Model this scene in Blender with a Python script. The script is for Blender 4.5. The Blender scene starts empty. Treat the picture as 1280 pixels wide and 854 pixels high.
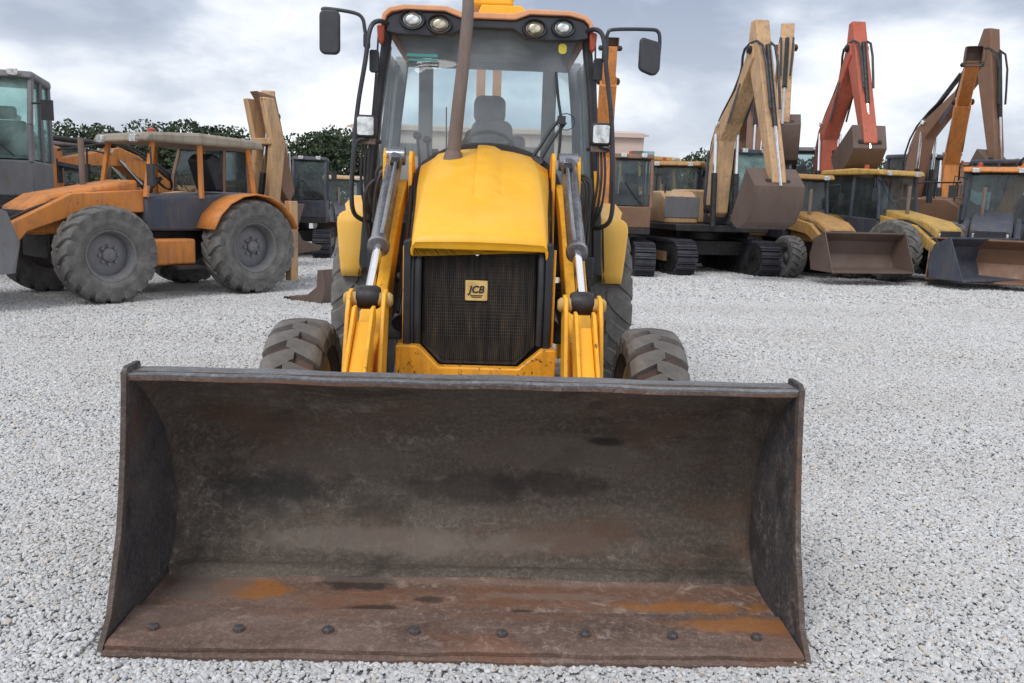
import bpy, math, random
import numpy as np
from mathutils import Vector, Matrix, Euler
R = math.radians
PI = math.pi
random.seed(7); rng = np.random.default_rng(7)
S = bpy.context.scene
C = S.collection

# ---------------------------------------------------------------- camera
EYE = Vector((0, 0, 1.46)); PITCH = R(9.5); ROLL = R(1.9); FPX = 1050.0
FW = Vector((0, math.cos(PITCH), -math.sin(PITCH))); RT = Vector((1, 0, 0)); UP = RT.cross(FW)
cx = RT * math.cos(ROLL) + UP * math.sin(ROLL)
cy = -RT * math.sin(ROLL) + UP * math.cos(ROLL)
cd = bpy.data.cameras.new('camera'); cam = bpy.data.objects.new('camera', cd); C.objects.link(cam)
m = Matrix((cx, cy, -FW)).transposed().to_4x4(); m.translation = EYE
cam.matrix_world = m
cd.sensor_width = 36; cd.lens = FPX / 1280 * 36; cd.clip_start = .05; cd.clip_end = 3000
S.camera = cam
S.view_settings.view_transform = 'Standard'; S.view_settings.look = 'None'
S.view_settings.exposure = 0.0; S.view_settings.gamma = 1

def at(px, py, d):
    """world point at depth d (plane y = d) seen at that place of the photograph"""
    u = px - 640; v = 427 - py; c, s = math.cos(ROLL), math.sin(ROLL)
    q = FW * FPX + RT * (u * c - v * s) + UP * (u * s + v * c)
    t = d / q.y
    return Vector((q.x * t, d, EYE.z + q.z * t))

# ---------------------------------------------------------------- world and sun (overcast)
SUN_EL, SUN_ROT = R(48), R(205)
W = bpy.data.worlds.new('World'); S.world = W; W.use_nodes = True
nt = W.node_tree; nt.nodes.clear()
def N(t, kind, loc=(0, 0), **kw):
    n = t.nodes.new(kind)
    for k, v in kw.items(): setattr(n, k, v)
    return n
out = N(nt, 'ShaderNodeOutputWorld'); bg = N(nt, 'ShaderNodeBackground')
sky = N(nt, 'ShaderNodeTexSky', sky_type='NISHITA', sun_disc=False, sun_elevation=SUN_EL, sun_rotation=SUN_ROT)
sky.air_density = 1.2; sky.dust_density = 2.0
tc = N(nt, 'ShaderNodeTexCoord'); sep = N(nt, 'ShaderNodeSeparateXYZ')
nt.links.new(tc.outputs['Generated'], sep.inputs[0])
# clouds lie on a plane overhead: direction / (height + small term)
mx = N(nt, 'ShaderNodeMath', operation='MAXIMUM'); mx.inputs[1].default_value = 0.0
nt.links.new(sep.outputs[2], mx.inputs[0])
ad = N(nt, 'ShaderNodeMath', operation='ADD'); ad.inputs[1].default_value = .38
nt.links.new(mx.outputs[0], ad.inputs[0])
cmb = N(nt, 'ShaderNodeCombineXYZ')
for k in (0, 1):
    dv = N(nt, 'ShaderNodeMath', operation='DIVIDE'); nt.links.new(sep.outputs[k], dv.inputs[0]); nt.links.new(ad.outputs[0], dv.inputs[1])
    nt.links.new(dv.outputs[0], cmb.inputs[k])
cmb.inputs[2].default_value = 6.1
n1 = N(nt, 'ShaderNodeTexNoise'); n1.inputs['Scale'].default_value = 1.9; n1.inputs['Detail'].default_value = 9; n1.inputs['Roughness'].default_value = .52; n1.inputs['Distortion'].default_value = .1
nt.links.new(cmb.outputs[0], n1.inputs['Vector'])
cr = N(nt, 'ShaderNodeValToRGB')
e = cr.color_ramp.elements
e[0].position = .38; e[0].color = (.30, .35, .455, 1)
e[1].position = .60; e[1].color = (.92, .93, .95, 1)
x = e.new(.455); x.color = (.44, .495, .60, 1)
x = e.new(.515); x.color = (.68, .715, .785, 1)
nt.links.new(n1.outputs['Fac'], cr.inputs[0])
# towards the horizon the cloud layer brightens
hz = N(nt, 'ShaderNodeMapRange'); hz.inputs[1].default_value = 0; hz.inputs[2].default_value = .24; hz.inputs[3].default_value = .48; hz.inputs[4].default_value = 0
nt.links.new(mx.outputs[0], hz.inputs[0])
mxh = N(nt, 'ShaderNodeMix', data_type='RGBA'); mxh.inputs[7].default_value = (.84, .87, .91, 1)
nt.links.new(hz.outputs[0], mxh.inputs[0]); nt.links.new(cr.outputs[0], mxh.inputs[6])
mul = N(nt, 'ShaderNodeVectorMath', operation='SCALE'); mul.inputs['Scale'].default_value = 10.6
nt.links.new(mxh.outputs[2], mul.inputs[0])
mxs = N(nt, 'ShaderNodeMix', data_type='RGBA'); mxs.inputs[0].default_value = .93
nt.links.new(sky.outputs[0], mxs.inputs[6]); nt.links.new(mul.outputs[0], mxs.inputs[7])
nt.links.new(mxs.outputs[2], bg.inputs[0]); bg.inputs[1].default_value = .12
nt.links.new(bg.outputs[0], out.inputs[0])

sd = bpy.data.lights.new('sun', 'SUN'); sd.energy = 1.6; sd.angle = R(25); sd.color = (1, .975, .94)
so = bpy.data.objects.new('sun', sd); C.objects.link(so)
az = SUN_ROT   # azimuth from +Y towards +X
sv = Vector((math.sin(az) * math.cos(SUN_EL), math.cos(az) * math.cos(SUN_EL), math.sin(SUN_EL)))
so.rotation_euler = sv.to_track_quat('Z', 'Y').to_euler(); so.location = (0, -5, 20)

# ---------------------------------------------------------------- materials
def new_mat(name):
    mt = bpy.data.materials.new(name); mt.use_nodes = True
    return mt, mt.node_tree, mt.node_tree.nodes['Principled BSDF']
def noise(t, scale, detail=5, rough=.6, coord=None, dist=0.0):
    n = N(t, 'ShaderNodeTexNoise'); n.inputs['Scale'].default_value = scale; n.inputs['Detail'].default_value = detail
    n.inputs['Roughness'].default_value = rough; n.inputs['Distortion'].default_value = dist
    if coord is not None: t.links.new(coord, n.inputs['Vector'])
    return n.outputs['Fac']
def ramp(t, src, stops):
    r = N(t, 'ShaderNodeValToRGB'); e = r.color_ramp.elements
    while len(e) > 1: e.remove(e[0])
    e[0].position = stops[0][0]; e[0].color = tuple(stops[0][1]) + (1,)
    for p_, c_ in stops[1:]:
        q = e.new(p_); q.color = tuple(c_) + (1,)
    t.links.new(src, r.inputs[0]); return r.outputs[0]
def grey(t, src, a, b): return ramp(t, src, [(a, (0, 0, 0)), (b, (1, 1, 1))])
def mixc(t, fac, a, b, mode='MIX'):
    n = N(t, 'ShaderNodeMix', data_type='RGBA', blend_type=mode)
    if isinstance(fac, (int, float)): n.inputs[0].default_value = fac
    else: t.links.new(fac, n.inputs[0])
    for i, v in ((6, a), (7, b)):
        if isinstance(v, tuple): n.inputs[i].default_value = v + (1,) if len(v) == 3 else v
        else: t.links.new(v, n.inputs[i])
    return n.outputs[2]
def fmul(t, a, b):
    n = N(t, 'ShaderNodeMath', operation='MULTIPLY')
    for i, v in ((0, a), (1, b)):
        if isinstance(v, (int, float)): n.inputs[i].default_value = v
        else: t.links.new(v, n.inputs[i])
    return n.outputs[0]
def objco(t, scale=(1, 1, 1), off=(0, 0, 0)):
    c = N(t, 'ShaderNodeTexCoord'); mp = N(t, 'ShaderNodeMapping'); mp.inputs['Scale'].default_value = scale; mp.inputs['Location'].default_value = off
    t.links.new(c.outputs['Object'], mp.inputs[0]); return mp.outputs[0]
def bump(t, bs, h, strength=.3, dist=.01):
    b = N(t, 'ShaderNodeBump'); b.inputs['Strength'].default_value = strength; b.inputs['Distance'].default_value = dist
    t.links.new(h, b.inputs['Height']); t.links.new(b.outputs[0], bs.inputs['Normal'])

def paint(name, base, rough=.38, dirt=(.22, .16, .10), amount=.35, chips=0.0, chipcol=(.10, .045, .025), scale=1.0, fade=None):
    """worn machine paint: faded patches, a film of dust, streaks running down, chips"""
    mt, t, b = new_mat(name)
    co = objco(t, (scale,) * 3)
    fd = fade or tuple(min(1, c * 1.12 + .035) for c in base)
    col = mixc(t, grey(t, noise(t, 2.2, 4, .6, co), .35, .75), base, fd)
    streak = noise(t, 9, 5, .65, objco(t, (scale * 2.5, scale * 2.5, scale * .35)))
    col = mixc(t, fmul(t, grey(t, streak, .48, .78), amount), col, dirt)
    col = mixc(t, fmul(t, grey(t, noise(t, 5, 8, .7, co), .5, .8), amount * .8), col, dirt)
    if chips:
        ch = grey(t, noise(t, 26, 6, .7, co), .68 - chips, .72 - chips)
        col = mixc(t, ch, col, chipcol)
    t.links.new(col, b.inputs['Base Color'])
    rr = ramp(t, noise(t, 7, 5, .6, co), [(.3, (rough - .07,) * 3), (.75, (min(1, rough + .25),) * 3)])
    t.links.new(rr, b.inputs['Roughness'])
    bump(t, b, noise(t, 40, 4, .6, co), .12, .004)
    return mt
def plain(name, base, rough=.5, metal=0.0, var=.25, scale=8, bmp=.15):
    mt, t, b = new_mat(name)
    co = objco(t)
    lo = tuple(c * (1 - var) for c in base); hi = tuple(min(1, c * (1 + var) + .004) for c in base)
    t.links.new(ramp(t, noise(t, scale, 6, .65, co), [(.3, lo), (.7, hi)]), b.inputs['Base Color'])
    b.inputs['Metallic'].default_value = metal
    t.links.new(ramp(t, noise(t, scale * 1.7, 5, .6, co), [(.3, (max(.04, rough - .1),) * 3), (.7, (min(1, rough + .12),) * 3)]), b.inputs['Roughness'])
    if bmp: bump(t, b, noise(t, scale * 5, 4, .6, co), bmp, .004)
    return mt

M = {}
M['yellow'] = paint('yellow_paint', (.93, .455, .012), .33, (.50, .25, .05), .2, 0)
M['yellow_worn'] = paint('yellow_paint_worn', (.88, .42, .012), .42, (.25, .11, .03), .35, .045)
M['yellow_chipped'] = paint('yellow_paint_chipped', (.88, .38, .012), .45, (.12, .05, .025), .5, .1)
M['fender'] = paint('fender_yellow', (.90, .46, .045), .45, (.5, .30, .12), .12, 0, fade=(.90, .55, .13))
M['roof'] = paint('faded_orange_roof', (.74, .32, .15), .6, (.4, .22, .14), .25, 0, fade=(.78, .42, .24))
M['black'] = plain('black_plastic', (.022, .023, .027), .45, 0, .4)
M['frame'] = plain('cab_frame_black', (.028, .031, .040), .38, 0, .3)
M['rubbertrim'] = plain('rubber_trim', (.03, .028, .032), .7, 0, .3)
M['interior'] = plain('grey_interior', (.34, .36, .385), .8, 0, .1)
M['seat'] = plain('seat_fabric', (.26, .275, .30), .9, 0, .15, 30)
M['steel'] = plain('cylinder_paint', (.27, .275, .30), .24, .65, .25, 9)
M['darksteel'] = plain('dark_greasy_steel', (.035, .032, .033), .5, .4, .5, 14)
M['chrome'] = plain('chrome_rod', (.8, .8, .82), .12, 1, .05, 6, 0)
M['hose'] = plain('rubber_hose', (.03, .03, .034), .55, 0, .3)
M['exhaust'] = paint('rusty_exhaust', (.165, .13, .112), .6, (.09, .055, .045), .6, 0, fade=(.22, .165, .14))
M['amber'] = plain('amber_lens', (.42, .07, .03), .25, 0, .1)
M['mirrorback'] = plain('mirror_shell', (.035, .038, .045), .42, 0, .2)
M['rim'] = paint('rim_paint', (.5, .33, .1), .6, (.18, .13, .09), .7, .05)
M['sticker'] = plain('white_sticker', (.62, .64, .62), .5, 0, .1)
M['greensticker'] = plain('green_sticker', (.05, .26, .24), .5, 0, .1)
M['yellowsticker'] = plain('yellow_sticker', (.6, .5, .05), .5, 0, .1)
M['badge'] = plain('badge_gold', (.68, .47, .17), .5, 0, .25, 20)
M['badgeink'] = plain('badge_black', (.02, .018, .016), .5, 0, .2)

# tinted glass; the milk colour paints in a pale veil of reflected sky
def glass(name, tint, refl=.9, milk=.08, milkcol=(.5, .55, .58)):
    mt, t, b = new_mat(name); t.nodes.remove(b)
    o = t.nodes['Material Output']
    tr = N(t, 'ShaderNodeBsdfTransparent'); tr.inputs[0].default_value = tint + (1,)
    gl = N(t, 'ShaderNodeBsdfGlossy'); gl.inputs['Roughness'].default_value = .03
    df = N(t, 'ShaderNodeBsdfDiffuse'); df.inputs[0].default_value = milkcol + (1,)
    m1 = N(t, 'ShaderNodeMixShader'); m2 = N(t, 'ShaderNodeMixShader')
    fr = N(t, 'ShaderNodeFresnel'); fr.inputs['IOR'].default_value = 1.5
    t.links.new(fmul(t, fr.outputs[0], refl), m1.inputs[0]); t.links.new(tr.outputs[0], m1.inputs[1]); t.links.new(gl.outputs[0], m1.inputs[2])
    mk = fmul(t, grey(t, noise(t, 3, 6, .6, objco(t)), .2, .8), milk * 2)
    t.links.new(mk, m2.inputs[0]); t.links.new(m1.outputs[0], m2.inputs[1]); t.links.new(df.outputs[0], m2.inputs[2])
    t.links.new(m2.outputs[0], o.inputs[0]); return mt
M['glass'] = glass('windscreen_glass', (.95, .975, .98), .75, .095, (.62, .66, .70))
M['rearglass'] = glass('tinted_rear_glass', (.88, .955, .965), .4, .02)
M['farglass'] = glass('far_cab_glass', (.62, .74, .75), 1.0, .10, (.30, .34, .35))
M['mintglass'] = glass('pale_mint_glass', (.66, .86, .83), 1.0, .28, (.45, .68, .64))

# lamp lens: ribbed reflector under glass
def lens(name, base, metal=.7):
    mt, t, b = new_mat(name)
    wv = N(t, 'ShaderNodeTexWave'); wv.inputs['Scale'].default_value = 28; t.links.new(objco(t), wv.inputs[0])
    col = ramp(t, noise(t, 24, 3, .5, objco(t)), [(.3, tuple(c * .45 for c in base)), (.6, base)])
    t.links.new(col, b.inputs['Base Color']); b.inputs['Metallic'].default_value = metal; b.inputs['Roughness'].default_value = .22
    b.inputs['Coat Weight'].default_value = .6
    bump(t, b, wv.outputs['Fac'], .5, .004); return mt
M['lens'] = lens('clear_lamp_lens', (.86, .88, .86)); M['lenswarm'] = lens('yellowed_lamp_lens', (.72, .64, .48))

# bucket steel
def bucket_mat(name, cols, rustcol, rustamt, seed, dark=.5, rust2=None):
    mt, t, b = new_mat(name)
    co = objco(t, (1, 1, 1), (seed, seed * 2, 0))
    st = objco(t, (.55, 2.2, 2.2), (seed, 0, seed))
    base = ramp(t, noise(t, 2.4, 10, .68, st, .4), [(.28, cols[0]), (.47, cols[1]), (.62, cols[2]), (.8, cols[3])])
    fine = noise(t, 55, 8, .75, co)
    gr_ = noise(t, 130, 5, .8, co)
    base = mixc(t, fmul(t, grey(t, fine, .48, .60), .38), base, tuple(min(1, c * 1.7 + .01) for c in cols[2]))
    base = mixc(t, fmul(t, grey(t, gr_, .48, .58), .42), base, tuple(c * .5 for c in cols[1]))
    crust = fmul(t, grey(t, noise(t, 18, 9, .8, objco(t, (1, 1, 1), (seed, 2, 3)), .4), .52, .60), grey(t, noise(t, 1.6, 4, .6, objco(t, (.5, 1, 2.2), (seed + 6, 0, 1))), .45, .6))
    base = mixc(t, fmul(t, crust, .7), base, tuple(min(1, c * 1.55 + .02) for c in cols[3]))
    drk = grey(t, noise(t, 3.2, 7, .62, objco(t, (.8, 1, 1.3), (seed + 4, 1, 2)), .6), .55, .63)
    base = mixc(t, fmul(t, drk, dark), base, tuple(c * .45 for c in cols[0]))
    ru = grey(t, noise(t, 1.9, 8, .62, objco(t, (.8, 1.6, 1.6), (seed + 9, 3, 5)), .3), .56 - rustamt, .70 - rustamt)
    base = mixc(t, fmul(t, ru, .75), base, rustcol)
    if rust2:
        r2 = grey(t, noise(t, 1.5, 5, .5, objco(t, (.9, 2.8, 1), (seed + 2, 7, 5)), .2), .62, .68)
        base = mixc(t, fmul(t, r2, .85), base, rust2)
    scr = grey(t, noise(t, 6, 6, .7, objco(t, (.6, 7, 7), (seed, 0, 0)), .8), .60, .70)
    base = mixc(t, fmul(t, scr, .16), base, tuple(min(1, c * 2.4 + .02) for c in cols[3]))
    t.links.new(base, b.inputs['Base Color'])
    b.inputs['Metallic'].default_value = .0; b.inputs['Specular IOR Level'].default_value = .3
    t.links.new(ramp(t, noise(t, 8, 6, .6, co), [(.3, (.62,) * 3), (.7, (.92,) * 3)]), b.inputs['Roughness'])
    n = N(t, 'ShaderNodeMath', operation='ADD'); t.links.new(fine, n.inputs[0]); t.links.new(noise(t, 5, 5, .6, co), n.inputs[1])
    bump(t, b, n.outputs[0], .55, .010)
    return mt
def stain(name, spots):
    """patches of one colour with ragged outlines: (x, y, z, rx, ry, rz, colour, amount)"""
    mt = M[name]; t = mt.node_tree; b = t.nodes['Principled BSDF']; src = b.inputs['Base Color'].links[0].from_socket
    co = objco(t); nz = noise(t, 7, 6, .65, co)
    for i, (x_, y_, z_, rx, ry, rz_, colr, amt) in enumerate(spots):
        mp = N(t, 'ShaderNodeMapping'); mp.inputs['Location'].default_value = (-x_ / rx, -y_ / ry, -z_ / rz_); mp.inputs['Scale'].default_value = (1 / rx, 1 / ry, 1 / rz_)
        t.links.new(co, mp.inputs[0]); ln = N(t, 'ShaderNodeVectorMath', operation='LENGTH'); t.links.new(mp.outputs[0], ln.inputs[0])
        ad_ = N(t, 'ShaderNodeMath', operation='MULTIPLY_ADD'); t.links.new(nz, ad_.inputs[0]); ad_.inputs[1].default_value = 2.2; t.links.new(ln.outputs['Value'], ad_.inputs[2])
        mr = N(t, 'ShaderNodeMapRange'); mr.inputs[1].default_value = 1.75; mr.inputs[2].default_value = 2.15; mr.inputs[3].default_value = amt; mr.inputs[4].default_value = 0
        t.links.new(ad_.outputs[0], mr.inputs[0]); src = mixc(t, mr.outputs[0], src, colr)
    t.links.new(src, b.inputs['Base Color'])
M['bk_back'] = bucket_mat('bucket_back_steel', [(.062, .050, .043), (.108, .088, .073), (.145, .12, .098), (.19, .162, .135)], (.125, .072, .048), .05, 1.3, .45)
M['bk_floor'] = bucket_mat('bucket_floor_steel', [(.10, .064, .05), (.19, .12, .09), (.25, .165, .13), (.31, .23, .19)], (.25, .115, .062), .06, 5.2, .45)
M['bk_side'] = bucket_mat('bucket_side_steel', [(.04, .038, .044), (.075, .069, .074), (.115, .10, .094), (.165, .14, .128)], (.13, .07, .045), .0, 8.1, .5)
M['bk_edge'] = bucket_mat('bucket_edge_rust', [(.09, .06, .05), (.165, .108, .086), (.215, .148, .12), (.28, .21, .175)], (.25, .11, .06), .03, 3.1, .3)
M['bk_rim'] = bucket_mat('bucket_dark_edge', [(.06, .047, .042), (.10, .078, .068), (.14, .108, .092), (.19, .155, .135)], (.16, .08, .05), .0, 6.3, .3)
M['bk_top'] = bucket_mat('bucket_rim_steel', [(.09, .088, .092), (.14, .138, .147), (.185, .185, .195), (.25, .25, .26)], (.2, .12, .08), -.05, 2.2, .2)

OR_ = (.40, .155, .035); DK = (.045, .034, .030); RB = (.22, .10, .055); PL = (.30, .235, .20)
stain('bk_floor', [(-.78, .42, 0, .20, .075, 1, OR_, .75), (.86, .34, 0, .28, .05, 1, OR_, .7), (.55, .43, 0, .5, .07, 1, RB, .5), (-.40, .48, 0, .17, .07, 1, DK, .85), (-.33, .285, 0, .11, .035, 1, DK, .8),
                   (-.13, .36, 0, .07, .03, 1, DK, .75), (.22, .27, 0, .06, .03, 1, DK, .8), (-.95, .44, 0, .16, .12, 1, (.17, .14, .125), .7), (.3, .40, 0, .3, .03, 1, PL, .45), (.0, .5, 0, .9, .03, 1, PL, .35)])
stain('bk_edge', [(.95, .17, 0, .22, .05, 1, OR_, .6), (-.5, .2, 0, .25, .03, 1, RB, .4), (.2, .2, 0, .3, .03, 1, RB, .4)])
stain('bk_back', [(.0, .75, .30, .30, 1, .07, (.045, .035, .032), .6), (.35, .75, .32, .25, 1, .06, (.035, .027, .025), .6), (-.55, .75, .40, .35, 1, .10, (.14, .115, .095), .5), (.35, .75, .47, .4, 1, .09, (.145, .12, .10), .55),
                  (-.35, .7, .10, .55, 1, .05, (.20, .165, .14), .55), (.3, .7, .10, .5, 1, .04, (.20, .165, .14), .5), (.45, .75, .12, .28, 1, .07, (.12, .07, .05), .55), (.55, .7, .52, .08, 1, .025, (.02, .02, .02), .8), (-.8, .75, .27, .25, 1, .10, (.04, .038, .042), .6)])

def tyre_mat(name, a, b_, c_):
    mt, t, b = new_mat(name)
    co = objco(t)
    col = ramp(t, noise(t, 5, 8, .7, co), [(.3, a), (.52, b_), (.72, c_)])
    t.links.new(col, b.inputs['Base Color']); b.inputs['Roughness'].default_value = .85
    bump(t, b, noise(t, 30, 6, .7, co), .4, .006); return mt
M['tyre'] = tyre_mat('dusty_tyre', (.075, .07, .067), (.15, .138, .128), (.26, .24, .22))
M['tyre_dark'] = tyre_mat('dark_tyre', (.075, .072, .07), (.145, .138, .13), (.23, .215, .20))
M['tyre_groove'] = tyre_mat('tyre_muddy_grooves', (.045, .03, .026), (.09, .055, .046), (.14, .09, .075))

# radiator mesh, muddy
mt, t, b = new_mat('muddy_radiator'); co = objco(t)
st = noise(t, 16, 6, .7, objco(t, (2.6, 1, .28)))
cc = ramp(t, st, [(.36, (.022, .021, .022)), (.5, (.06, .05, .043)), (.62, (.10, .072, .05)), (.76, (.24, .165, .095))])
cc = mixc(t, fmul(t, grey(t, noise(t, 4, 5, .6, co), .45, .7), .6), cc, (.03, .027, .028))
t.links.new(cc, b.inputs['Base Color']); b.inputs['Roughness'].default_value = .8; bump(t, b, st, .5, .01); M['radiator'] = mt; M['wire'] = mt

# ---------------------------------------------------------------- mesh helpers
class MB:
    def __init__(s): s.v = []; s.f = []
    def add(s, vs, fs, mat=None):
        o = len(s.v)
        for p_ in vs:
            p_ = Vector(p_)
            s.v.append(tuple(mat @ p_) if mat else tuple(p_))
        s.f += [tuple(i + o for i in f) for f in fs]; return s
    def box(s, c, d, rot=None, mat=None):
        hx, hy, hz_ = d[0] / 2, d[1] / 2, d[2] / 2
        T = Matrix.Translation(c)
        if rot: T = T @ Euler(rot).to_matrix().to_4x4()
        if mat: T = mat @ T
        vs = [(a, b_, c_) for a in (-hx, hx) for b_ in (-hy, hy) for c_ in (-hz_, hz_)]
        return s.add(vs, [(0, 1, 3, 2), (4, 6, 7, 5), (0, 4, 5, 1), (2, 3, 7, 6), (0, 2, 6, 4), (1, 5, 7, 3)], T)
    def prism(s, pts, a, b_, axis='x', mat=None):
        """pts in the plane across the axis; x: (y,z); y: (x,z); z: (x,y)"""
        def P(u, v, w): return (w, u, v) if axis == 'x' else ((u, w, v) if axis == 'y' else (u, v, w))
        n = len(pts); vs = [P(u, v, a) for u, v in pts] + [P(u, v, b_) for u, v in pts]
        fs = [tuple(range(n)), tuple(range(2 * n - 1, n - 1, -1))] + [(i, i + n, (i + 1) % n + n, (i + 1) % n) for i in range(n)]
        return s.add(vs, fs, mat)
    def tube(s, pts, r, seg=10, cap=True):
        pts = [Vector(p_) for p_ in pts]; rs = r if isinstance(r, (list, tuple)) else [r] * len(pts)
        o = len(s.v); prev = None
        for i, p_ in enumerate(pts):
            d = (pts[min(i + 1, len(pts) - 1)] - pts[max(i - 1, 0)]).normalized()
            if prev is None:
                a = d.orthogonal().normalized()
            else:
                a = (prev - d * prev.dot(d)).normalized()
            prev = a; b_ = d.cross(a)
            for k in range(seg):
                an = 2 * PI * k / seg; s.v.append(tuple(p_ + (a * math.cos(an) + b_ * math.sin(an)) * rs[i]))
        n = len(pts)
        for i in range(n - 1):
            for k in range(seg):
                a, b2 = o + i * seg + k, o + i * seg + (k + 1) % seg
                s.f.append((a, b2, b2 + seg, a + seg))
        if cap:
            s.f.append(tuple(o + k for k in range(seg - 1, -1, -1))); s.f.append(tuple(o + (n - 1) * seg + k for k in range(seg)))
        return s
    def lathe(s, prof, seg=32, origin=(0, 0, 0), mat=None):
        """prof: (x along axis, radius), turned round the x axis"""
        o = len(s.v); n = len(prof); og = Vector(origin)
        for k in range(seg):
            an = 2 * PI * k / seg
            for x_, r_ in prof:
                q = og + Vector((x_, r_ * math.cos(an), r_ * math.sin(an)))
                s.v.append(tuple(mat @ q) if mat else tuple(q))
        for k in range(seg):
            k2 = (k + 1) % seg
            for i in range(n - 1):
                s.f.append((o + k * n + i, o + k * n + i + 1, o + k2 * n + i + 1, o + k2 * n + i))
        return s
    def grid(s, rows, close=False):
        o = len(s.v); n = len(rows[0])
        for r_ in rows: s.v += [tuple(p_) for p_ in r_]
        for i in range(len(rows) - 1):
            for j in range(n - 1 + (1 if close else 0)):
                j2 = (j + 1) % n
                s.f.append((o + i * n + j, o + i * n + j2, o + (i + 1) * n + j2, o + (i + 1) * n + j))
        return s
    def mesh(s, name, mat=None, smooth=35):
        me = bpy.data.meshes.new(name); me.from_pydata(s.v, [], s.f)
        import bmesh
        bm = bmesh.new(); bm.from_mesh(me); bmesh.ops.recalc_face_normals(bm, faces=bm.faces); bm.to_mesh(me); bm.free()
        if smooth:
            me.shade_smooth(); me.set_sharp_from_angle(angle=R(smooth))
        if mat: me.materials.append(mat)
        return me
    def build(s, name, mat, parent=None, bevel=0, smooth=35, solid=0, sub=0, loc=None, rot=None, kind=None, label=None):
        o = bpy.data.objects.new(name, s.mesh(name, mat, smooth)); C.objects.link(o)
        if parent: o.parent = parent
        if loc: o.location = loc
        if rot: o.rotation_euler = rot
        if solid:
            md = o.modifiers.new('solid', 'SOLIDIFY'); md.thickness = solid; md.offset = 0
        if bevel:
            md = o.modifiers.new('bevel', 'BEVEL'); md.width = bevel; md.segments = 2; md.limit_method = 'ANGLE'; md.angle_limit = R(30)
        if sub:
            md = o.modifiers.new('sub', 'SUBSURF'); md.levels = md.render_levels = sub
        if kind: o['kind'] = kind
        if label: o['label'] = label
        return o
def part(name, mesh, parent, loc=(0, 0, 0), rot=(0, 0, 0)):
    o = bpy.data.objects.new(name, mesh); C.objects.link(o); o.parent = parent; o.location = loc; o.rotation_euler = rot; return o
def tag(o, label, cat, group=None):
    o['label'] = label; o['category'] = cat
    if group: o['group'] = group
    return o
def empty(name, loc, rz=0, sc=1):
    o = bpy.data.objects.new(name, None); C.objects.link(o); o.location = loc; o.rotation_euler = (0, 0, rz); o.scale = (sc,) * 3
    o.empty_display_size = .3; return o
def smooth_path(pts, n=6):
    """Catmull-Rom through the points"""
    P = [Vector(p_) for p_ in pts]; P = [P[0]] + P + [P[-1]]; res = []
    for i in range(1, len(P) - 2):
        for k in range(n):
            t_ = k / n; a, b_, c_, d = P[i - 1:i + 3]
            res.append(.5 * ((2 * b_) + (c_ - a) * t_ + (2 * a - 5 * b_ + 4 * c_ - d) * t_ ** 2 + (3 * b_ - a - 3 * c_ + d) * t_ ** 3))
    res.append(P[-2]); return res
def rrect(w, h, r, n=4, cx_=0, cz=0):
    pts = []
    for sx, sz, a0 in ((1, 1, 0), (-1, 1, 90), (-1, -1, 180), (1, -1, 270)):
        for k in range(n + 1):
            a = R(a0 + 90 * k / n); pts.append((cx_ + sx * (w / 2 - r) + r * math.cos(a), cz + sz * (h / 2 - r) + r * math.sin(a)))
    return pts

# ================================================================= SETTING
# ground, one sheet to the horizon
def ground_mat():
    mt, t, b = new_mat('gravel_ground')
    co = objco(t)
    vo = N(t, 'ShaderNodeTexVoronoi'); vo.inputs['Scale'].default_value = 60; t.links.new(co, vo.inputs['Vector'])
    hs = N(t, 'ShaderNodeSeparateColor'); t.links.new(vo.outputs['Color'], hs.inputs[0])
    c1 = ramp(t, hs.outputs[0], [(0, (.36, .36, .37)), (.35, (.54, .54, .545)), (.75, (.66, .655, .64)), (1, (.78, .775, .76))])
    crev_shade = ramp(t, vo.outputs['Distance'], [(.35, (1, 1, 1)), (.75, (.68, .68, .69))])  # shade in the gaps between pebbles, put into the colour
    c1 = mixc(t, 1.0, c1, crev_shade, 'MULTIPLY')
    big = noise(t, .35, 6, .6, co)
    c1 = mixc(t, fmul(t, grey(t, big, .48, .68), .4), c1, (.54, .50, .45))
    c1 = mixc(t, fmul(t, grey(t, noise(t, .8, 5, .6, objco(t, (1, .35, 1))), .5, .7), .3), c1, (.62, .62, .62))
    t.links.new(c1, b.inputs['Base Color']); b.inputs['Roughness'].default_value = .95
    bump(t, b, vo.outputs['Distance'], -.6 if False else .6, .02)
    return mt
g = MB()
xs = [-900, -200, -60, -20, -8, 0, 8, 20, 60, 200, 900]; ys = [-60, -20, -5, 0, 5, 10, 20, 40, 80, 200, 1500]
g.grid([[(a, b_, 0) for a in xs] for b_ in ys])
gr = g.build('ground', ground_mat()); gr['kind'] = 'structure'; gr.location.z = -.016

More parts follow.
